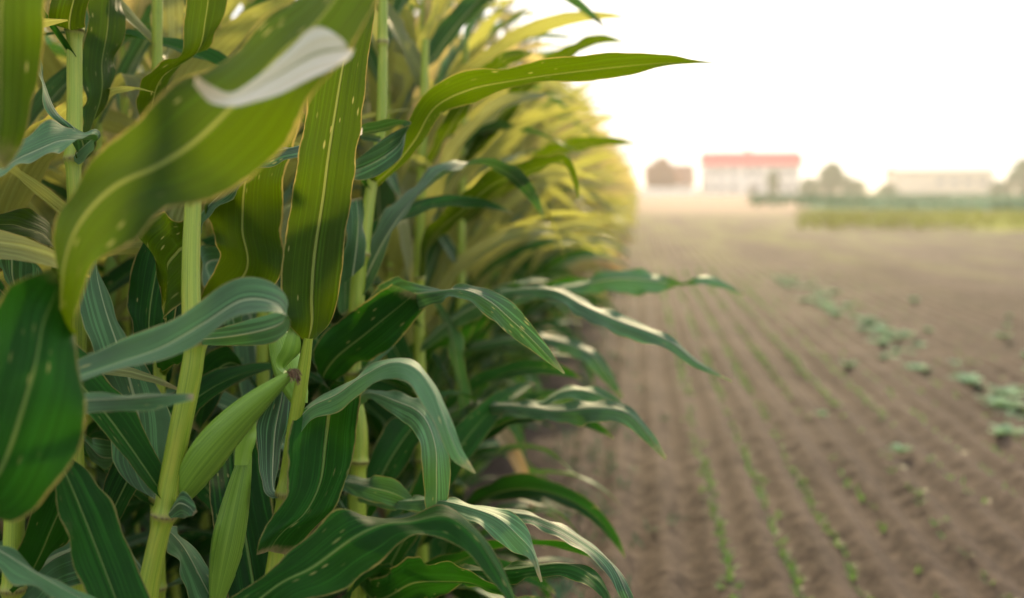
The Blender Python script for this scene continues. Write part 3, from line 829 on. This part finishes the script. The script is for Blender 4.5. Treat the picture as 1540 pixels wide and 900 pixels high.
# ---- D leaves
D.leaf([(556, 270, 566, 285, 1.92), (585, 240, 600, 255, 1.88), (605, 200, 640, 215, 1.82), (640, 145, 665, 175, 1.78), (695, 112, 715, 155, 1.74), (770, 103, 780, 135, 1.71), (850, 90, 850, 124, 1.69), (930, 80, 930, 118, 1.68), (1000, 84, 995, 103, 1.68), (1040, 91, 1038, 97, 1.68), (1072, 94, 1072, 95, 1.68)], 1.75, 0.08, 1, M_LEAF, ripple=0.03, freq=4, label='long leaf reaching right across the white sky')
D.leaf([(570, 205, 578, 215, 1.9), (535, 195, 540, 208, 1.8), (570, 184, 575, 200, 1.74), (605, 181, 606, 192, 1.7, 0.03), (613, 186, 600, 235, 1.68, 0.02), (585, 205, 575, 262, 1.68), (550, 230, 545, 272, 1.69), (525, 250, 522, 268, 1.7)], 1.7, 0.06, 1, M_LEAF2, ripple=0.02)
D.leaf([(548, 375, 556, 385, 1.9), (520, 372, 530, 392, 1.88), (508, 440, 525, 455, 1.85), (512, 430, 548, 400, 1.82), (522, 340, 552, 340, 1.8), (528, 300, 545, 296, 1.8)][3:], 1.8, 0.06, 1, M_LEAF2)
D.leaf([(535, 382, 548, 392, 1.9), (512, 400, 528, 395, 1.93), (508, 460, 530, 440, 1.95), (515, 475, 522, 472, 1.96)], 1.93, 0.05, -1, M_LEAF2, n=30)
D.leaf([(536, 470, 540, 490, 1.9), (560, 440, 580, 500, 1.85), (590, 419, 620, 475, 1.78), (640, 430, 655, 452, 1.7), (688, 427, 700, 448, 1.63), (735, 433, 738, 478, 1.58), (775, 460, 768, 505, 1.55), (812, 505, 800, 528, 1.54), (850, 561, 848, 563, 1.54)], 1.65, 0.075, -1, M_LEAF2, ripple=0.05, freq=6, label='leaf with a brown scorched margin')
D.leaf([(530, 580, 536, 592, 1.9), (480, 560, 495, 585, 1.85), (475, 520, 530, 560, 1.8), (530, 468, 590, 520, 1.76), (590, 430, 655, 448, 1.73)], 1.8, 0.09, 1, M_LEAF, wf=one)
D.leaf([(534, 600, 538, 612, 1.9), (548, 586, 556, 600, 1.8), (600, 588, 590, 622, 1.68), (642, 603, 622, 645, 1.6), (668, 648, 634, 690, 1.57), (677, 700, 637, 735, 1.56), (673, 757, 640, 762, 1.56), (668, 800, 655, 800, 1.57)], 1.62, 0.075, -1, M_LEAF2, ripple=0.04)
D.leaf([(532, 740, 538, 755, 1.9), (580, 745, 585, 765, 1.75), (640, 745, 645, 765, 1.6), (700, 752, 695, 775, 1.5), (752, 760, 738, 800, 1.45), (790, 788, 770, 828, 1.42), (806, 828, 796, 840, 1.41), (816, 875, 813, 876, 1.41)], 1.5, 0.075, -1, M_LEAF2, ripple=0.04, label='leaf streaked with tan lesions')
D.leaf([(540, 790, 546, 800, 1.9), (640, 765, 645, 790, 1.78), (760, 764, 765, 785, 1.65), (830, 779, 828, 798, 1.58), (888, 812, 880, 830, 1.54), (925, 845, 912, 858, 1.52), (950, 890, 935, 900, 1.5), (965, 940, 960, 942, 1.5)], 1.6, 0.07, -1, M_LEAF2, ripple=0.03)
D.leaf([(540, 860, 545, 880, 1.9), (620, 850, 625, 885, 1.75), (690, 850, 695, 872, 1.65), (775, 846, 778, 872, 1.55), (855, 843, 850, 864, 1.5), (900, 862, 888, 882, 1.47), (922, 898, 912, 905, 1.46), (926, 930, 922, 930, 1.46)], 1.6, 0.075, -1, M_LEAF, ripple=0.05)
D.leaf([(540, 870, 545, 890, 1.9), (570, 870, 575, 930, 1.75), (615, 842, 640, 905, 1.65), (690, 858, 700, 885, 1.55), (740, 880, 742, 895, 1.5), (790, 905, 790, 910, 1.5)], 1.6, 0.08, 1, M_LEAF)
D.leaf([(536, 560, 540, 572, 1.9), (550, 545, 556, 560, 1.85), (580, 492, 600, 500, 1.9), (520, 492, 530, 500, 1.85), (500, 493, 500, 498, 1.84)][::1], 1.87, 0.03, -1, M_LEAF2, n=30)
# ---- E leaves
E.leaf([(626, 520, 632, 530, 2.5), (680, 470, 690, 490, 2.4), (730, 440, 745, 465, 2.3), (768, 430, 775, 445, 2.25), (828, 428, 830, 450, 2.15), (880, 449, 870, 472, 2.08), (945, 475, 930, 502, 2.02), (1010, 506, 1000, 524, 1.98), (1052, 542, 1045, 552, 1.96), (1102, 573, 1100, 575, 1.95)], 2.1, 0.085, -1, M_LEAF2, ripple=0.04, label='long pointed leaf over the furrows')
E.leaf([(630, 640, 636, 650, 2.5), (690, 605, 700, 625, 2.35), (755, 602, 760, 620, 2.2), (830, 606, 835, 634, 2.1), (895, 598, 890, 634, 2.03), (945, 610, 940, 638, 2.0), (978, 645, 966, 660, 1.98), (1003, 688, 1000, 692, 1.97)], 2.1, 0.085, -1, M_LEAF2, ripple=0.05)
E.leaf([(630, 640, 634, 650, 2.5), (700, 612, 695, 630, 2.4), (800, 600, 795, 625, 2.3), (850, 582, 845, 600, 2.25), (892, 580, 890, 605, 2.2), (930, 600, 925, 620, 2.15), (960, 640, 955, 645, 2.15)], 2.2, 0.08, -1, M_LEAF2)
E.leaf([(632, 420, 640, 430, 2.5), (640, 350, 650, 372, 2.45), (690, 300, 705, 325, 2.4), (740, 258, 755, 285, 2.35), (800, 243, 805, 262, 2.3), (850, 236, 845, 250, 2.28), (868, 270, 860, 272, 2.27), (872, 300, 868, 300, 2.27)], 2.35, 0.08, 1, M_LEAF, ripple=0.04)
E.leaf([(632, 430, 638, 440, 2.5), (670, 470, 664, 480, 2.4), (690, 500, 672, 500, 2.35), (700, 560, 680, 560, 2.33), (706, 610, 690, 612, 2.33), (698, 650, 694, 650, 2.33)], 2.4, 0.06, 1, M_LEAF2)
E.leaf([(636, 250, 642, 262, 2.5), (665, 190, 680, 205, 2.45), (700, 120, 720, 150, 2.4), (735, 95, 740, 120, 2.38), (765, 75, 760, 100, 2.36), (800, 78, 798, 84, 2.36)], 2.4, 0.08, 1, M_LEAF)
E.leaf([(632, 600, 638, 610, 2.5), (600, 570, 610, 600, 2.4), (560, 540, 560, 600, 2.35), (500, 560, 505, 600, 2.3), (470, 600, 475, 605, 2.3)], 2.4, 0.08, 1, M_LEAF)
# ---- G leaves
Gp.leaf([(692, 470, 698, 480, 3.15), (780, 440, 785, 455, 3.05), (860, 424, 862, 440, 2.98), (920, 405, 925, 440, 2.92), (985, 408, 985, 440, 2.88), (1025, 425, 1022, 432, 2.86, 0.05), (1058, 412, 1050, 428, 2.85), (1090, 424, 1084, 432, 2.85), (1121, 443, 1119, 446, 2.85)], 2.95, 0.09, -1, M_LEAF2, ripple=0.05)
Gp.leaf([(692, 520, 698, 530, 3.15), (770, 500, 775, 520, 3.05), (840, 503, 838, 525, 2.98), (890, 520, 880, 545, 2.94), (918, 555, 905, 570, 2.92), (938, 598, 934, 600, 2.92)], 3.0, 0.09, -1, M_LEAF2)
Gp.leaf([(697, 240, 703, 250, 3.15), (740, 170, 760, 190, 3.1), (790, 110, 805, 130, 3.05), (850, 72, 852, 92, 3.0), (900, 52, 900, 68, 3.0), (940, 62, 940, 64, 3.0)], 3.05, 0.08, 1, M_LEAF)
Gp.leaf([(694, 330, 700, 340, 3.15), (760, 270, 765, 290, 3.1), (830, 218, 835, 240, 3.05), (900, 206, 900, 222, 3.0), (955, 214, 955, 217, 3.0)], 3.05, 0.08, 1, M_LEAF)
# ---- H leaves (dark corner)
Hh.leaf([(18, 890, 26, 900, 1.3), (40, 800, 90, 830, 1.28), (62, 720, 140, 740, 1.26), (75, 690, 105, 695, 1.26)], 1.27, 0.085, 1, M_LEAF, wf=one)
Hh.leaf([(22, 690, 30, 700, 1.3), (60, 670, 75, 680, 1.25), (72, 690, 100, 680, 1.22), (95, 800, 165, 760, 1.18), (130, 900, 215, 880, 1.15), (160, 960, 225, 960, 1.15)], 1.2, 0.09, 1, M_LEAF, wf=one)
Hh.leaf([(-40, 800, -40, 830, 1.15), (0, 818, 0, 850, 1.13), (60, 850, 50, 880, 1.11), (120, 885, 100, 905, 1.1), (170, 915, 165, 925, 1.1)], 1.12, 0.06, -1, M_LEAF2)
Hh.leaf([(18, 900, 26, 905, 1.3), (50, 800, 80, 900, 1.35), (95, 780, 110, 880, 1.4), (150, 778, 165, 860, 1.4), (200, 820, 195, 870, 1.4), (230, 880, 228, 900, 1.4)], 1.38, 0.1, -1, M_LEAF2, wf=one)
Hh.leaf([(18, 690, 24, 700, 1.3), (-10, 640, 10, 720, 1.24), (30, 640, 90, 700, 1.2), (80, 640, 120, 660, 1.2)], 1.24, 0.08, 1, M_LEAF2)

# J, K: plants just behind the sharp ones
J = Hero([(240, -160, 1.75, 16), (236, 100, 1.75, 18), (238, 330, 1.75, 20), (330, 620, 1.72, 22), (325, 760, 1.72, 22), (318, 900, 1.72, 24)][:3] + [(240, 560, 1.75, 20), (236, 760, 1.75, 22)],
         [(238, 330, 1.75)], 'maize plant half hidden behind the leaning yellow-green stalk')
J.leaf([(240, 330, 246, 335, 1.75), (218, 240, 240, 250, 1.7), (213, 160, 240, 190, 1.66), (216, 118, 268, 112, 1.62), (268, 88, 318, 60, 1.6), (278, 30, 340, 15, 1.6), (284, -30, 345, -40, 1.6), (300, -110, 330, -110, 1.6)], 1.65, 0.075, 1, M_LEAF, wf=one)
J.leaf([(238, 300, 244, 310, 1.75), (240, 150, 246, 150, 1.9), (246, 98, 250, 98, 1.95), (232, 65, 272, 62, 2.0), (226, 10, 276, 5, 2.05), (225, -60, 270, -60, 2.1)], 1.95, 0.07, 1, M_SUNNY, wf=one, label='greyish pale blade')
J.leaf([(242, 560, 248, 570, 1.75), (290, 470, 310, 480, 1.65), (330, 385, 412, 430, 1.58), (310, 340, 422, 345, 1.56), (312, 290, 430, 250, 1.55), (350, 250, 445, 180, 1.56), (400, 190, 450, 130, 1.58)][::1], 1.6, 0.1, 1, M_LEAF, wf=one)
J.leaf([(238, 420, 244, 430, 1.75), (290, 330, 300, 345, 1.6), (355, 262, 362, 274, 1.5), (400, 228, 405, 246, 1.46), (448, 216, 450, 232, 1.44), (500, 202, 502, 216, 1.5), (545, 190, 545, 200, 1.6)], 1.5, 0.05, -1, M_LEAF2, wf=one)
K = Hero([(392, 200, 1.95, 16), (394, 420, 1.95, 19), (330, 560, 1.95, 20), (318, 680, 1.95, 23), (314, 800, 1.95, 24)][:2] + [(396, 600, 1.95, 22), (400, 800, 1.95, 24)],
         [(394, 400, 1.95), (396, 600, 1.95)], 'maize plant in shade behind the large ear')
K.leaf([(392, 400, 400, 410, 1.95), (350, 380, 360, 410, 1.85), (300, 370, 330, 420, 1.8), (305, 420, 350, 440, 1.75), (330, 470, 365, 470, 1.72), (352, 520, 358, 520, 1.72)], 1.8, 0.08, 1, M_LEAF2)
K.leaf([(396, 700, 402, 710, 1.95), (470, 700, 480, 730, 1.85), (540, 715, 550, 750, 1.75), (590, 720, 600, 765, 1.7), (640, 770, 640, 775, 1.7)], 1.8, 0.08, -1, M_LEAF2)
K.leaf([(394, 600, 400, 610, 1.95), (360, 540, 375, 570, 1.85), (330, 520, 345, 580, 1.8), (290, 560, 320, 620, 1.78), (280, 640, 300, 650, 1.78)], 1.82, 0.08, 1, M_LEAF)

A.fill((0.25, 0.45, 0.7, 0.95), 1, (80, 230)); B.fill((0.3, 0.5, 0.75, 1.0, 1.3, 1.55), 2, (60, 230)); Cc.fill((0.3, 0.5, 0.65), 3)
D.fill((0.2, 0.35, 0.5, 0.7, 0.9, 1.15, 1.35, 1.6, 1.8), 4); D.fill((0.25, 0.5), 14, (-40, 60), 0.55)
E.fill((0.2, 0.35, 0.5, 0.65, 0.8, 1.0, 1.25, 1.6), 5); E.fill((0.15, 0.3, 0.45), 15, (-60, 50), 0.6)
Gp.fill((0.2, 0.35, 0.5, 0.7, 0.9, 1.1, 1.5, 1.8), 6, (90, 230)); Gp.fill((0.2, 0.4, 0.6), 16, (-60, 50), 0.6)
J.fill((0.3, 0.5, 0.8, 1.0, 1.2, 1.4, 1.6, 1.8), 7); K.fill((0.2, 0.4, 0.6, 0.8, 1.0, 1.2, 1.4), 8)
Hh.fill((0.3, 0.5, 0.7), 9, (60, 240))
E.fill((0.12, 0.22, 0.34, 0.46, 0.58, 0.72), 25, (-70, 40), 0.5, 0.08); Gp.fill((0.12, 0.22, 0.34, 0.48, 0.62, 0.8), 26, (-70, 40), 0.5, 0.08)
D.fill((0.12, 0.22, 0.35, 0.45), 27, (-80, 30), 0.42, 0.08); D.fill((0.3, 0.5, 0.7), 28, (80, 200), 0.6)

# ------------------------------------------------------------------ growth on the soil
def blades(g, x, y, n, h, w, rs, mi=0, spread=0.02, z=0.0):
    for i in range(n):
        a = rs.rand() * 6.28; l = h * (0.6 + 0.6 * rs.rand()); s = 0.3 + 0.9 * rs.rand()
        bx, by = x + (rs.rand() - .5) * spread, y + (rs.rand() - .5) * spread
        dx, dy = math.cos(a), math.sin(a)
        px, py = -dy * w / 2, dx * w / 2
        V = []
        for k, (t, ww) in enumerate(((0, 0.5), (0.5, 1.0), (1.0, 0.1))):
            cx = bx + dx * l * s * t; cy_ = by + dy * l * s * t; cz = z + l * (t - 0.45 * s * t * t)
            V += [(cx - px * ww, cy_ - py * ww, cz), (cx + px * ww, cy_ + py * ww, cz)]
        g.faces(V, [(0, 1, 3, 2), (2, 3, 5, 4)], mi)


rs = np.random.RandomState(21)
g = Geo()
for k in range(14):
    x = 0.33 + 0.225 * k
    y = 2.9
    while y < 17:
        dens = vnoise(np.array([x * 2.0]), np.array([y * 1.1]), 77)[0]
        dens *= (1.2, 1.2, 1.4, 1.1, .95, .75, .6, .5, .55, .4, .5, .45, .4, .4)[k]
        if rs.rand() < dens * 1.3:
            zz = float(soil_h(np.array([x]), np.array([y]))[0])
            blades(g, x + rs.randn() * 0.018, y, 3 + int(8 * dens), 0.036, 0.007, rs, z=zz - 0.004)
        y += 0.04 + 0.025 * rs.rand()
o = g.build('seedlings', M_SEED)
tag(o, 'thin rows of tiny bright green seedlings sprouting along the furrows', 'seedlings', None, 'stuff')

g = Geo()
for i in range(480):
    x = -0.42 + abs(rs.randn()) * 0.18 * (0.6 + rs.rand()); y = 2.6 + 14 * rs.rand() ** 1.5
    if vnoise(np.array([x * 2.0]), np.array([y * 1.4]), 31)[0] < 0.45: continue
    blades(g, x, y, 5, 0.07, 0.008, rs, mi=0, spread=0.06)
o = g.build('weeds', M_CROPG)
tag(o, 'loose green weeds growing along the foot of the maize', 'weeds', None, 'stuff')

# blue-green leafy plants in a row
protos_r = []
for k in range(4):
    rs = np.random.RandomState(60 + k)
    g = Geo()
    for i in range(11):
        gen_leaf(g, rs, 0.01, i * 2.4 + rs.rand(), 0.13 + 0.05 * rs.rand(), 0.07, R(25 + 4 * i), R(85), 6, 3, ripple=0.1)
    protos_r.append(g.mesh('leafy_plant', M_ROS))
random.seed(5)
y = 5.4
while y < 15.5:
    o = bpy.data.objects.new('leafy_plant', protos_r[random.randrange(4)]); COL.objects.link(o)
    o.location = (2.27 + random.gauss(0, .13), y, -0.01); o.rotation_euler = (0, 0, random.uniform(0, 6)); s = random.uniform(.5, 1.1); o.scale = (s, s, s * 0.6)
    tag(o, 'pale blue-green leafy seedling in the diagonal row across the brown field', 'seedling', 'blue-green leafy plants in a row on the field')
    y += random.choice((0.08, 0.10, 0.14, 0.2, 0.3))
for x, y in ((2.9, 7.6), (3.1, 8.3), (3.3, 9.4), (3.6, 10.2), (1.35, 5.2), (1.1, 6.0), (1.9, 4.4), (2.75, 9.8), (3.9, 11.0), (3.3, 12.4), (1.6, 7.7)):
    o = bpy.data.objects.new('leafy_plant', protos_r[random.randrange(4)]); COL.objects.link(o)
    o.location = (x, y, 0.0); o.rotation_euler = (0, 0, random.uniform(0, 6)); s = random.uniform(.4, .75); o.scale = (s, s, s)
    tag(o, 'single pale blue-green seedling strayed away from its row on the brown field', 'seedling', 'stray blue-green seedlings')

# strips of grass and crop farther out
rs = np.random.RandomState(8)


def mound(name, kx, x0, x1, y0, y1, h, m_, nx, ny, label, cat, bl, bh, bw):
    X, Y = np.meshgrid(np.linspace(x0, x1, nx), np.linspace(y0, y1, ny))
    X = X + kx * Y
    e = np.minimum(1, np.minimum((Y - y0), (y1 - Y)) / 2.0) * np.minimum(1, (X - kx * Y - x0 - 5 * vnoise(X * .3, Y * .25, 12) * (Y / 60)) / 9.0)
    Z = np.clip(e, 0, 1) * h * (0.2 + 0.5 * vnoise(X * .12, Y * .1, 13) + vnoise(X * .9, Y * .6, 3) * 0.6 + vnoise(X * 3, Y * 2, 4) * 0.3) - 0.09
    g = Geo(); V = np.stack([X, Y, Z], -1); g.grid(V, V[..., :2], V[..., :2])
    for i in range(bl):
        x = x0 + (x1 - x0) * rs.rand(); y = y0 + (y1 - y0) * rs.rand(); x += kx * y
        blades(g, x, y, 2, bh, bw, rs, spread=0.3, z=h * 0.4)
    o = g.build(name, m_)
    tag(o, label, cat, None, 'stuff')


mound('grass_strip', 0.155, 0, 60, 33, 58, 0.18, M_GRASSY, 200, 90, 'yellow-green strip of rough grass beyond the ploughed soil', 'grass', 9000, 0.35, 0.06)
mound('crop_strip', 0.108, 0, 180, 66, 190, 0.55, M_CROPG, 240, 120, 'dark green strip of low crop in front of the distant buildings', 'crop', 9000, 0.6, 0.25)

# ------------------------------------------------------------------ distant buildings and trees
M_WHITE = plain('render_white', (0.86, 0.82, 0.75), 0.8, 0.05, 0.3)
M_CREAM = plain('render_cream', (0.80, 0.70, 0.54), 0.8, 0.06, 0.3)
M_REDROOF = plain('roof_red', (0.62, 0.02, 0.04), 0.6, 0.15, 0.5)
M_BROWNROOF = plain('roof_brown', (0.20, 0.075, 0.045), 0.8, 0.2, 0.6)
M_GREYROOF = plain('roof_grey', (0.36, 0.37, 0.36), 0.6, 0.1, 0.5)
M_WIN = plain('window_glass', (0.26, 0.26, 0.26), 0.15, 0.1, 1)
M_FRAME = plain('window_frame', (0.6, 0.58, 0.54), 0.5, 0.05, 1)
M_DOOR = plain('door_paint', (0.25, 0.22, 0.18), 0.5, 0.1, 1)
M_BRICK = plain('brick_wall', (0.30, 0.16, 0.12), 0.9, 0.2, 1.2)
DB = 250.0


def gx(px, y):
    """lateral position of a point seen at px, y metres along the rows"""
    return math.tan(math.atan((px - 770) / FPX) - YAW + 0) * y


def gable(g, x0, x1, y0, y1, z0, z1, ov=0.5, mi=0):
    ym = (y0 + y1) / 2; th = 0.2
    x0 -= ov; x1 += ov; y0 -= ov; y1 += ov
    prof = [(y0, z0), (ym, z1), (y1, z0), (y1, z0 - th), (ym, z1 - th), (y0, z0 - th)]
    V = [(x, a, b) for x in (x0, x1) for a, b in prof]
    g.faces(V, [(0, 1, 7, 6), (1, 2, 8, 7), (2, 3, 9, 8), (3, 4, 10, 9), (4, 5, 11, 10), (5, 0, 6, 11), (0, 5, 4, 1), (1, 4, 3, 2), (6, 7, 10, 11), (7, 8, 9, 10)], mi)


def window(parent, x, z, w, h, yf):
    g = Geo()
    t = 0.12
    g.box(x - w / 2 - t, x + w / 2 + t, yf - 0.06, yf + 0.02, z - t, z); g.box(x - w / 2 - t, x + w / 2 + t, yf - 0.06, yf + 0.02, z + h, z + h + t)
    g.box(x - w / 2 - t, x - w / 2, yf - 0.06, yf + 0.02, z, z + h); g.box(x + w / 2, x + w / 2 + t, yf - 0.06, yf + 0.02, z, z + h)
    g.box(x - 0.04, x + 0.04, yf - 0.05, yf + 0.02, z, z + h)
    w_ = g.build('window', M_FRAME, parent, smooth=False)
    g = Geo(); g.box(x - w / 2, x - 0.04, yf - 0.03, yf + 0.01, z, z + h); g.box(x + 0.04, x + w / 2, yf - 0.03, yf + 0.01, z, z + h)
    g.build('pane', M_WIN, w_, smooth=False)


# white house with the long red roof
y0 = DB
xa, xb = gx(1052, y0), gx(1204, y0)
hx = (xa + xb) / 2
house = empty('white_house', (hx, y0, 0), 'long white two-storey house under a bright red roof', 'house')
hw = (xb - xa) / 2
g = Geo(); g.box(-hw + .6, hw - .6, 0, 11, -0.5, 7.4); g.build('wall', M_WHITE, house, smooth=False)
g = Geo(); gable(g, -hw + 0.9, hw - 0.5, 0, 11, 7.4, 10.6, 0.7)
rf = g.build('roof', M_REDROOF, house, smooth=False)
g = Geo(); g.box(-1, 0.1, 5, 6, 9.5, 11.5); g.build('chimney', M_BRICK, rf, smooth=False)
for zc in (1.1, 4.6):
    for i in (0, 1, 2.2, 3.6, 4.6, 6, 7, 8):
        x = -hw + 2.4 + i * (2 * hw - 4.8) / 8
        if zc < 2 and i == 3.6: continue
        window(house, x, zc, 1.3, 1.6, 0)
g = Geo(); g.box(-0.8, 0.8, -0.08, 0.02, 0, 2.4); g.build('door', M_DOOR, house, smooth=False)

# brown barn
xa, xb = gx(968, y0), gx(1044, y0)
barn = empty('barn', ((xa + xb) / 2, y0, 0), 'brown-roofed barn with low pale walls left of the white house', 'barn')
hw = (xb - xa) / 2
g = Geo(); g.box(-hw + .4, hw - .4, 0, 14, -0.5, 2.6); g.build('wall', M_WHITE, barn, smooth=False)
g = Geo(); gable(g, -hw + .5, hw - .5, 0, 14, 2.6, 7.6, 0.5); g.build('roof', M_BROWNROOF, barn, smooth=False)
g = Geo(); V = [(hw - .45, 0, 2.6), (hw - .45, 14, 2.6), (hw - .45, 7, 8.4), (hw - .45, 7, 8.4), (-hw + .45, 0, 2.6), (-hw + .45, 14, 2.6), (-hw + .45, 7, 8.4), (-hw + .45, 7, 8.4)]
g.box(hw - 1.0, hw - 0.42, 3, 11, 2.6, 5.6); g.box(-hw + 0.42, -hw + 1.0, 3, 11, 2.6, 5.6); g.build('gable_wall', M_BRICK, barn, smooth=False)
g = Geo(); g.box(-1.6, 1.6, -0.08, 0.02, 0, 2.4); g.build('door', M_DOOR, barn, smooth=False)
window(barn, -hw + 2.5, 1.0, 1.2, 1.0, 0); window(barn, hw - 2.5, 1.0, 1.2, 1.0, 0)

# long cream shed at the right
xa, xb = gx(1345, y0), gx(1490, y0)
shed = empty('long_shed', ((xa + xb) / 2, y0, 0), 'long low cream shed with a thin grey roof edge', 'shed')
hw = (xb - xa) / 2
g = Geo(); g.box(-hw, hw, 0, 12, -0.5, 5.6); g.build('wall', M_CREAM, shed, smooth=False)
g = Geo(); gable(g, -hw, hw, 0, 12, 5.8, 6.8, 0.4); g.build('roof', M_GREYROOF, shed, smooth=False)
g = Geo(); g.box(-hw + 3, -hw + 7, -0.08, 0.02, 0, 3.6); g.build('door', M_CREAM, shed, smooth=False)
for i in range(5): window(shed, -hw + 10 + i * 3.2, 2.6, 1.8, 1.0, 0)

# garden wall in front of barn and house
g = Geo(); g.box(gx(960, 240), gx(1050, 240), 239.8, 240.1, -0.3, 1.6)
g.box(gx(960, 240) , gx(1050, 240), 239.72, 240.18, 1.6, 1.72)
o = g.build('garden_wall', M_WHITE, smooth=False); tag(o, 'low pale wall in front of the brown-roofed barn', 'wall')


def tree(px, y, h, w, label, seed, trunk=0.25, name='tree', low=0.2, n=5200, crown=None):
    rs = np.random.RandomState(seed)
    x = gx(px, y)
    t = empty(name, (x, y, 0), label, 'tree' if name == 'tree' else 'bush')
    g = Geo()
    tube(g, [(0, 0, -.2), (0.05, 0, h * .3), (-0.05, 0.1, h * .55), (0, 0, h * .8)], np.array((trunk, trunk * .8, trunk * .5, trunk * .15)), 8)
    for i in range(6):
        a = i * 2.4; z = h * (0.28 + 0.06 * i)
        tube(g, [(0, 0, z), (math.cos(a) * w * .2, math.sin(a) * w * .2, z + h * .12), (math.cos(a) * w * .36, math.sin(a) * w * .36, z + h * .2)], np.array((trunk * .4, trunk * .25, trunk * .08)), 5)
    g.build('trunk', M_BARK, t)
    g = Geo()
    cl = []
    for i in range(44):
        z = low + (1 - low) * rs.rand() ** 0.8
        rmax = math.sin(math.pi * min(1, max(0.06, (1 - z) / (1 - low) * 0.78 + 0.08))) * w * 0.42
        a = rs.rand() * 6.28; r_ = rmax * math.sqrt(rs.rand())
        cl.append((math.cos(a) * r_, math.sin(a) * r_, z * h - h * .06, w * (0.13 + 0.08 * rs.rand())))
    V, Fq = [], []
    for i in range(n):
        c = cl[rs.randint(len(cl))]
        d = unit(rs.randn(3)) * c[3] * rs.rand() ** 0.4
        p = np.array(c[:3]) + d
        u = unit(rs.randn(3)); v = unit(np.cross(u, rs.randn(3))); s = 0.22 + 0.2 * rs.rand()
        b = len(V)
        V += [p - u * s, p + v * s * .6, p + u * s, p - v * s * .6]; Fq.append((b, b + 1, b + 2, b + 3))
    g.faces(V, Fq); g.build('crown', crown or M_TREE, t, smooth=False)


tree(1247, 236, 7.0, 7.6, 'round dark tree between the red-roofed house and the cream shed', 3)
M_RUST = weed_material('rust_leaf', (0.26, 0.11, 0.06), (0.3, 0.12, 0.05), 0.15, 0.8, 0.1)
tree(992, 244, 8.6, 8.5, 'rounded reddish-brown tree rising over the left half of the barn', 12, crown=M_RUST)
tree(1540, 236, 7.6, 9.5, 'dark tree cut by the right edge of the picture', 4)
tree(1160, 240, 5.5, 3.2, 'slim green tree in front of the red-roofed house', 5, 0.12)
tree(1215, 233, 3.6, 6, 'low dark bush at the left foot of the round tree', 6, 0.12, 'bush', 0.05, 1600)
tree(1283, 234, 3.0, 6.5, 'low bush at the right foot of the round tree', 7, 0.12, 'bush', 0.05, 1600)
tree(1330, 234, 2.2, 4.5, 'small bush beside the left end of the cream shed', 8, 0.12, 'bush', 0.05, 1200)
tree(1500, 240, 2.6, 6, 'low bush beside the right end of the cream shed', 9, 0.12, 'bush', 0.05, 1200)

# ------------------------------------------------------------------ haze
M_HAZE = bpy.data.materials.new('haze_air'); M_HAZE.use_nodes = True
ns, ls = M_HAZE.node_tree.nodes, M_HAZE.node_tree.links
ns.remove(ns['Principled BSDF'])
pv = ns.new('ShaderNodeVolumePrincipled')
pv.inputs['Color'].default_value = (0.99, 0.95, 0.90, 1)
pv.inputs['Density'].default_value = 0.0009
pv.inputs['Anisotropy'].default_value = 0.35
ls.new(pv.outputs[0], ns['Material Output'].inputs['Volume'])
g = Geo(); g.box(-2300, 2400, -400, 3100, -1.2, 14)
o = g.build('haze', M_HAZE, smooth=False)
tag(o, 'thin pale haze over the fields', 'haze', None, 'stuff')
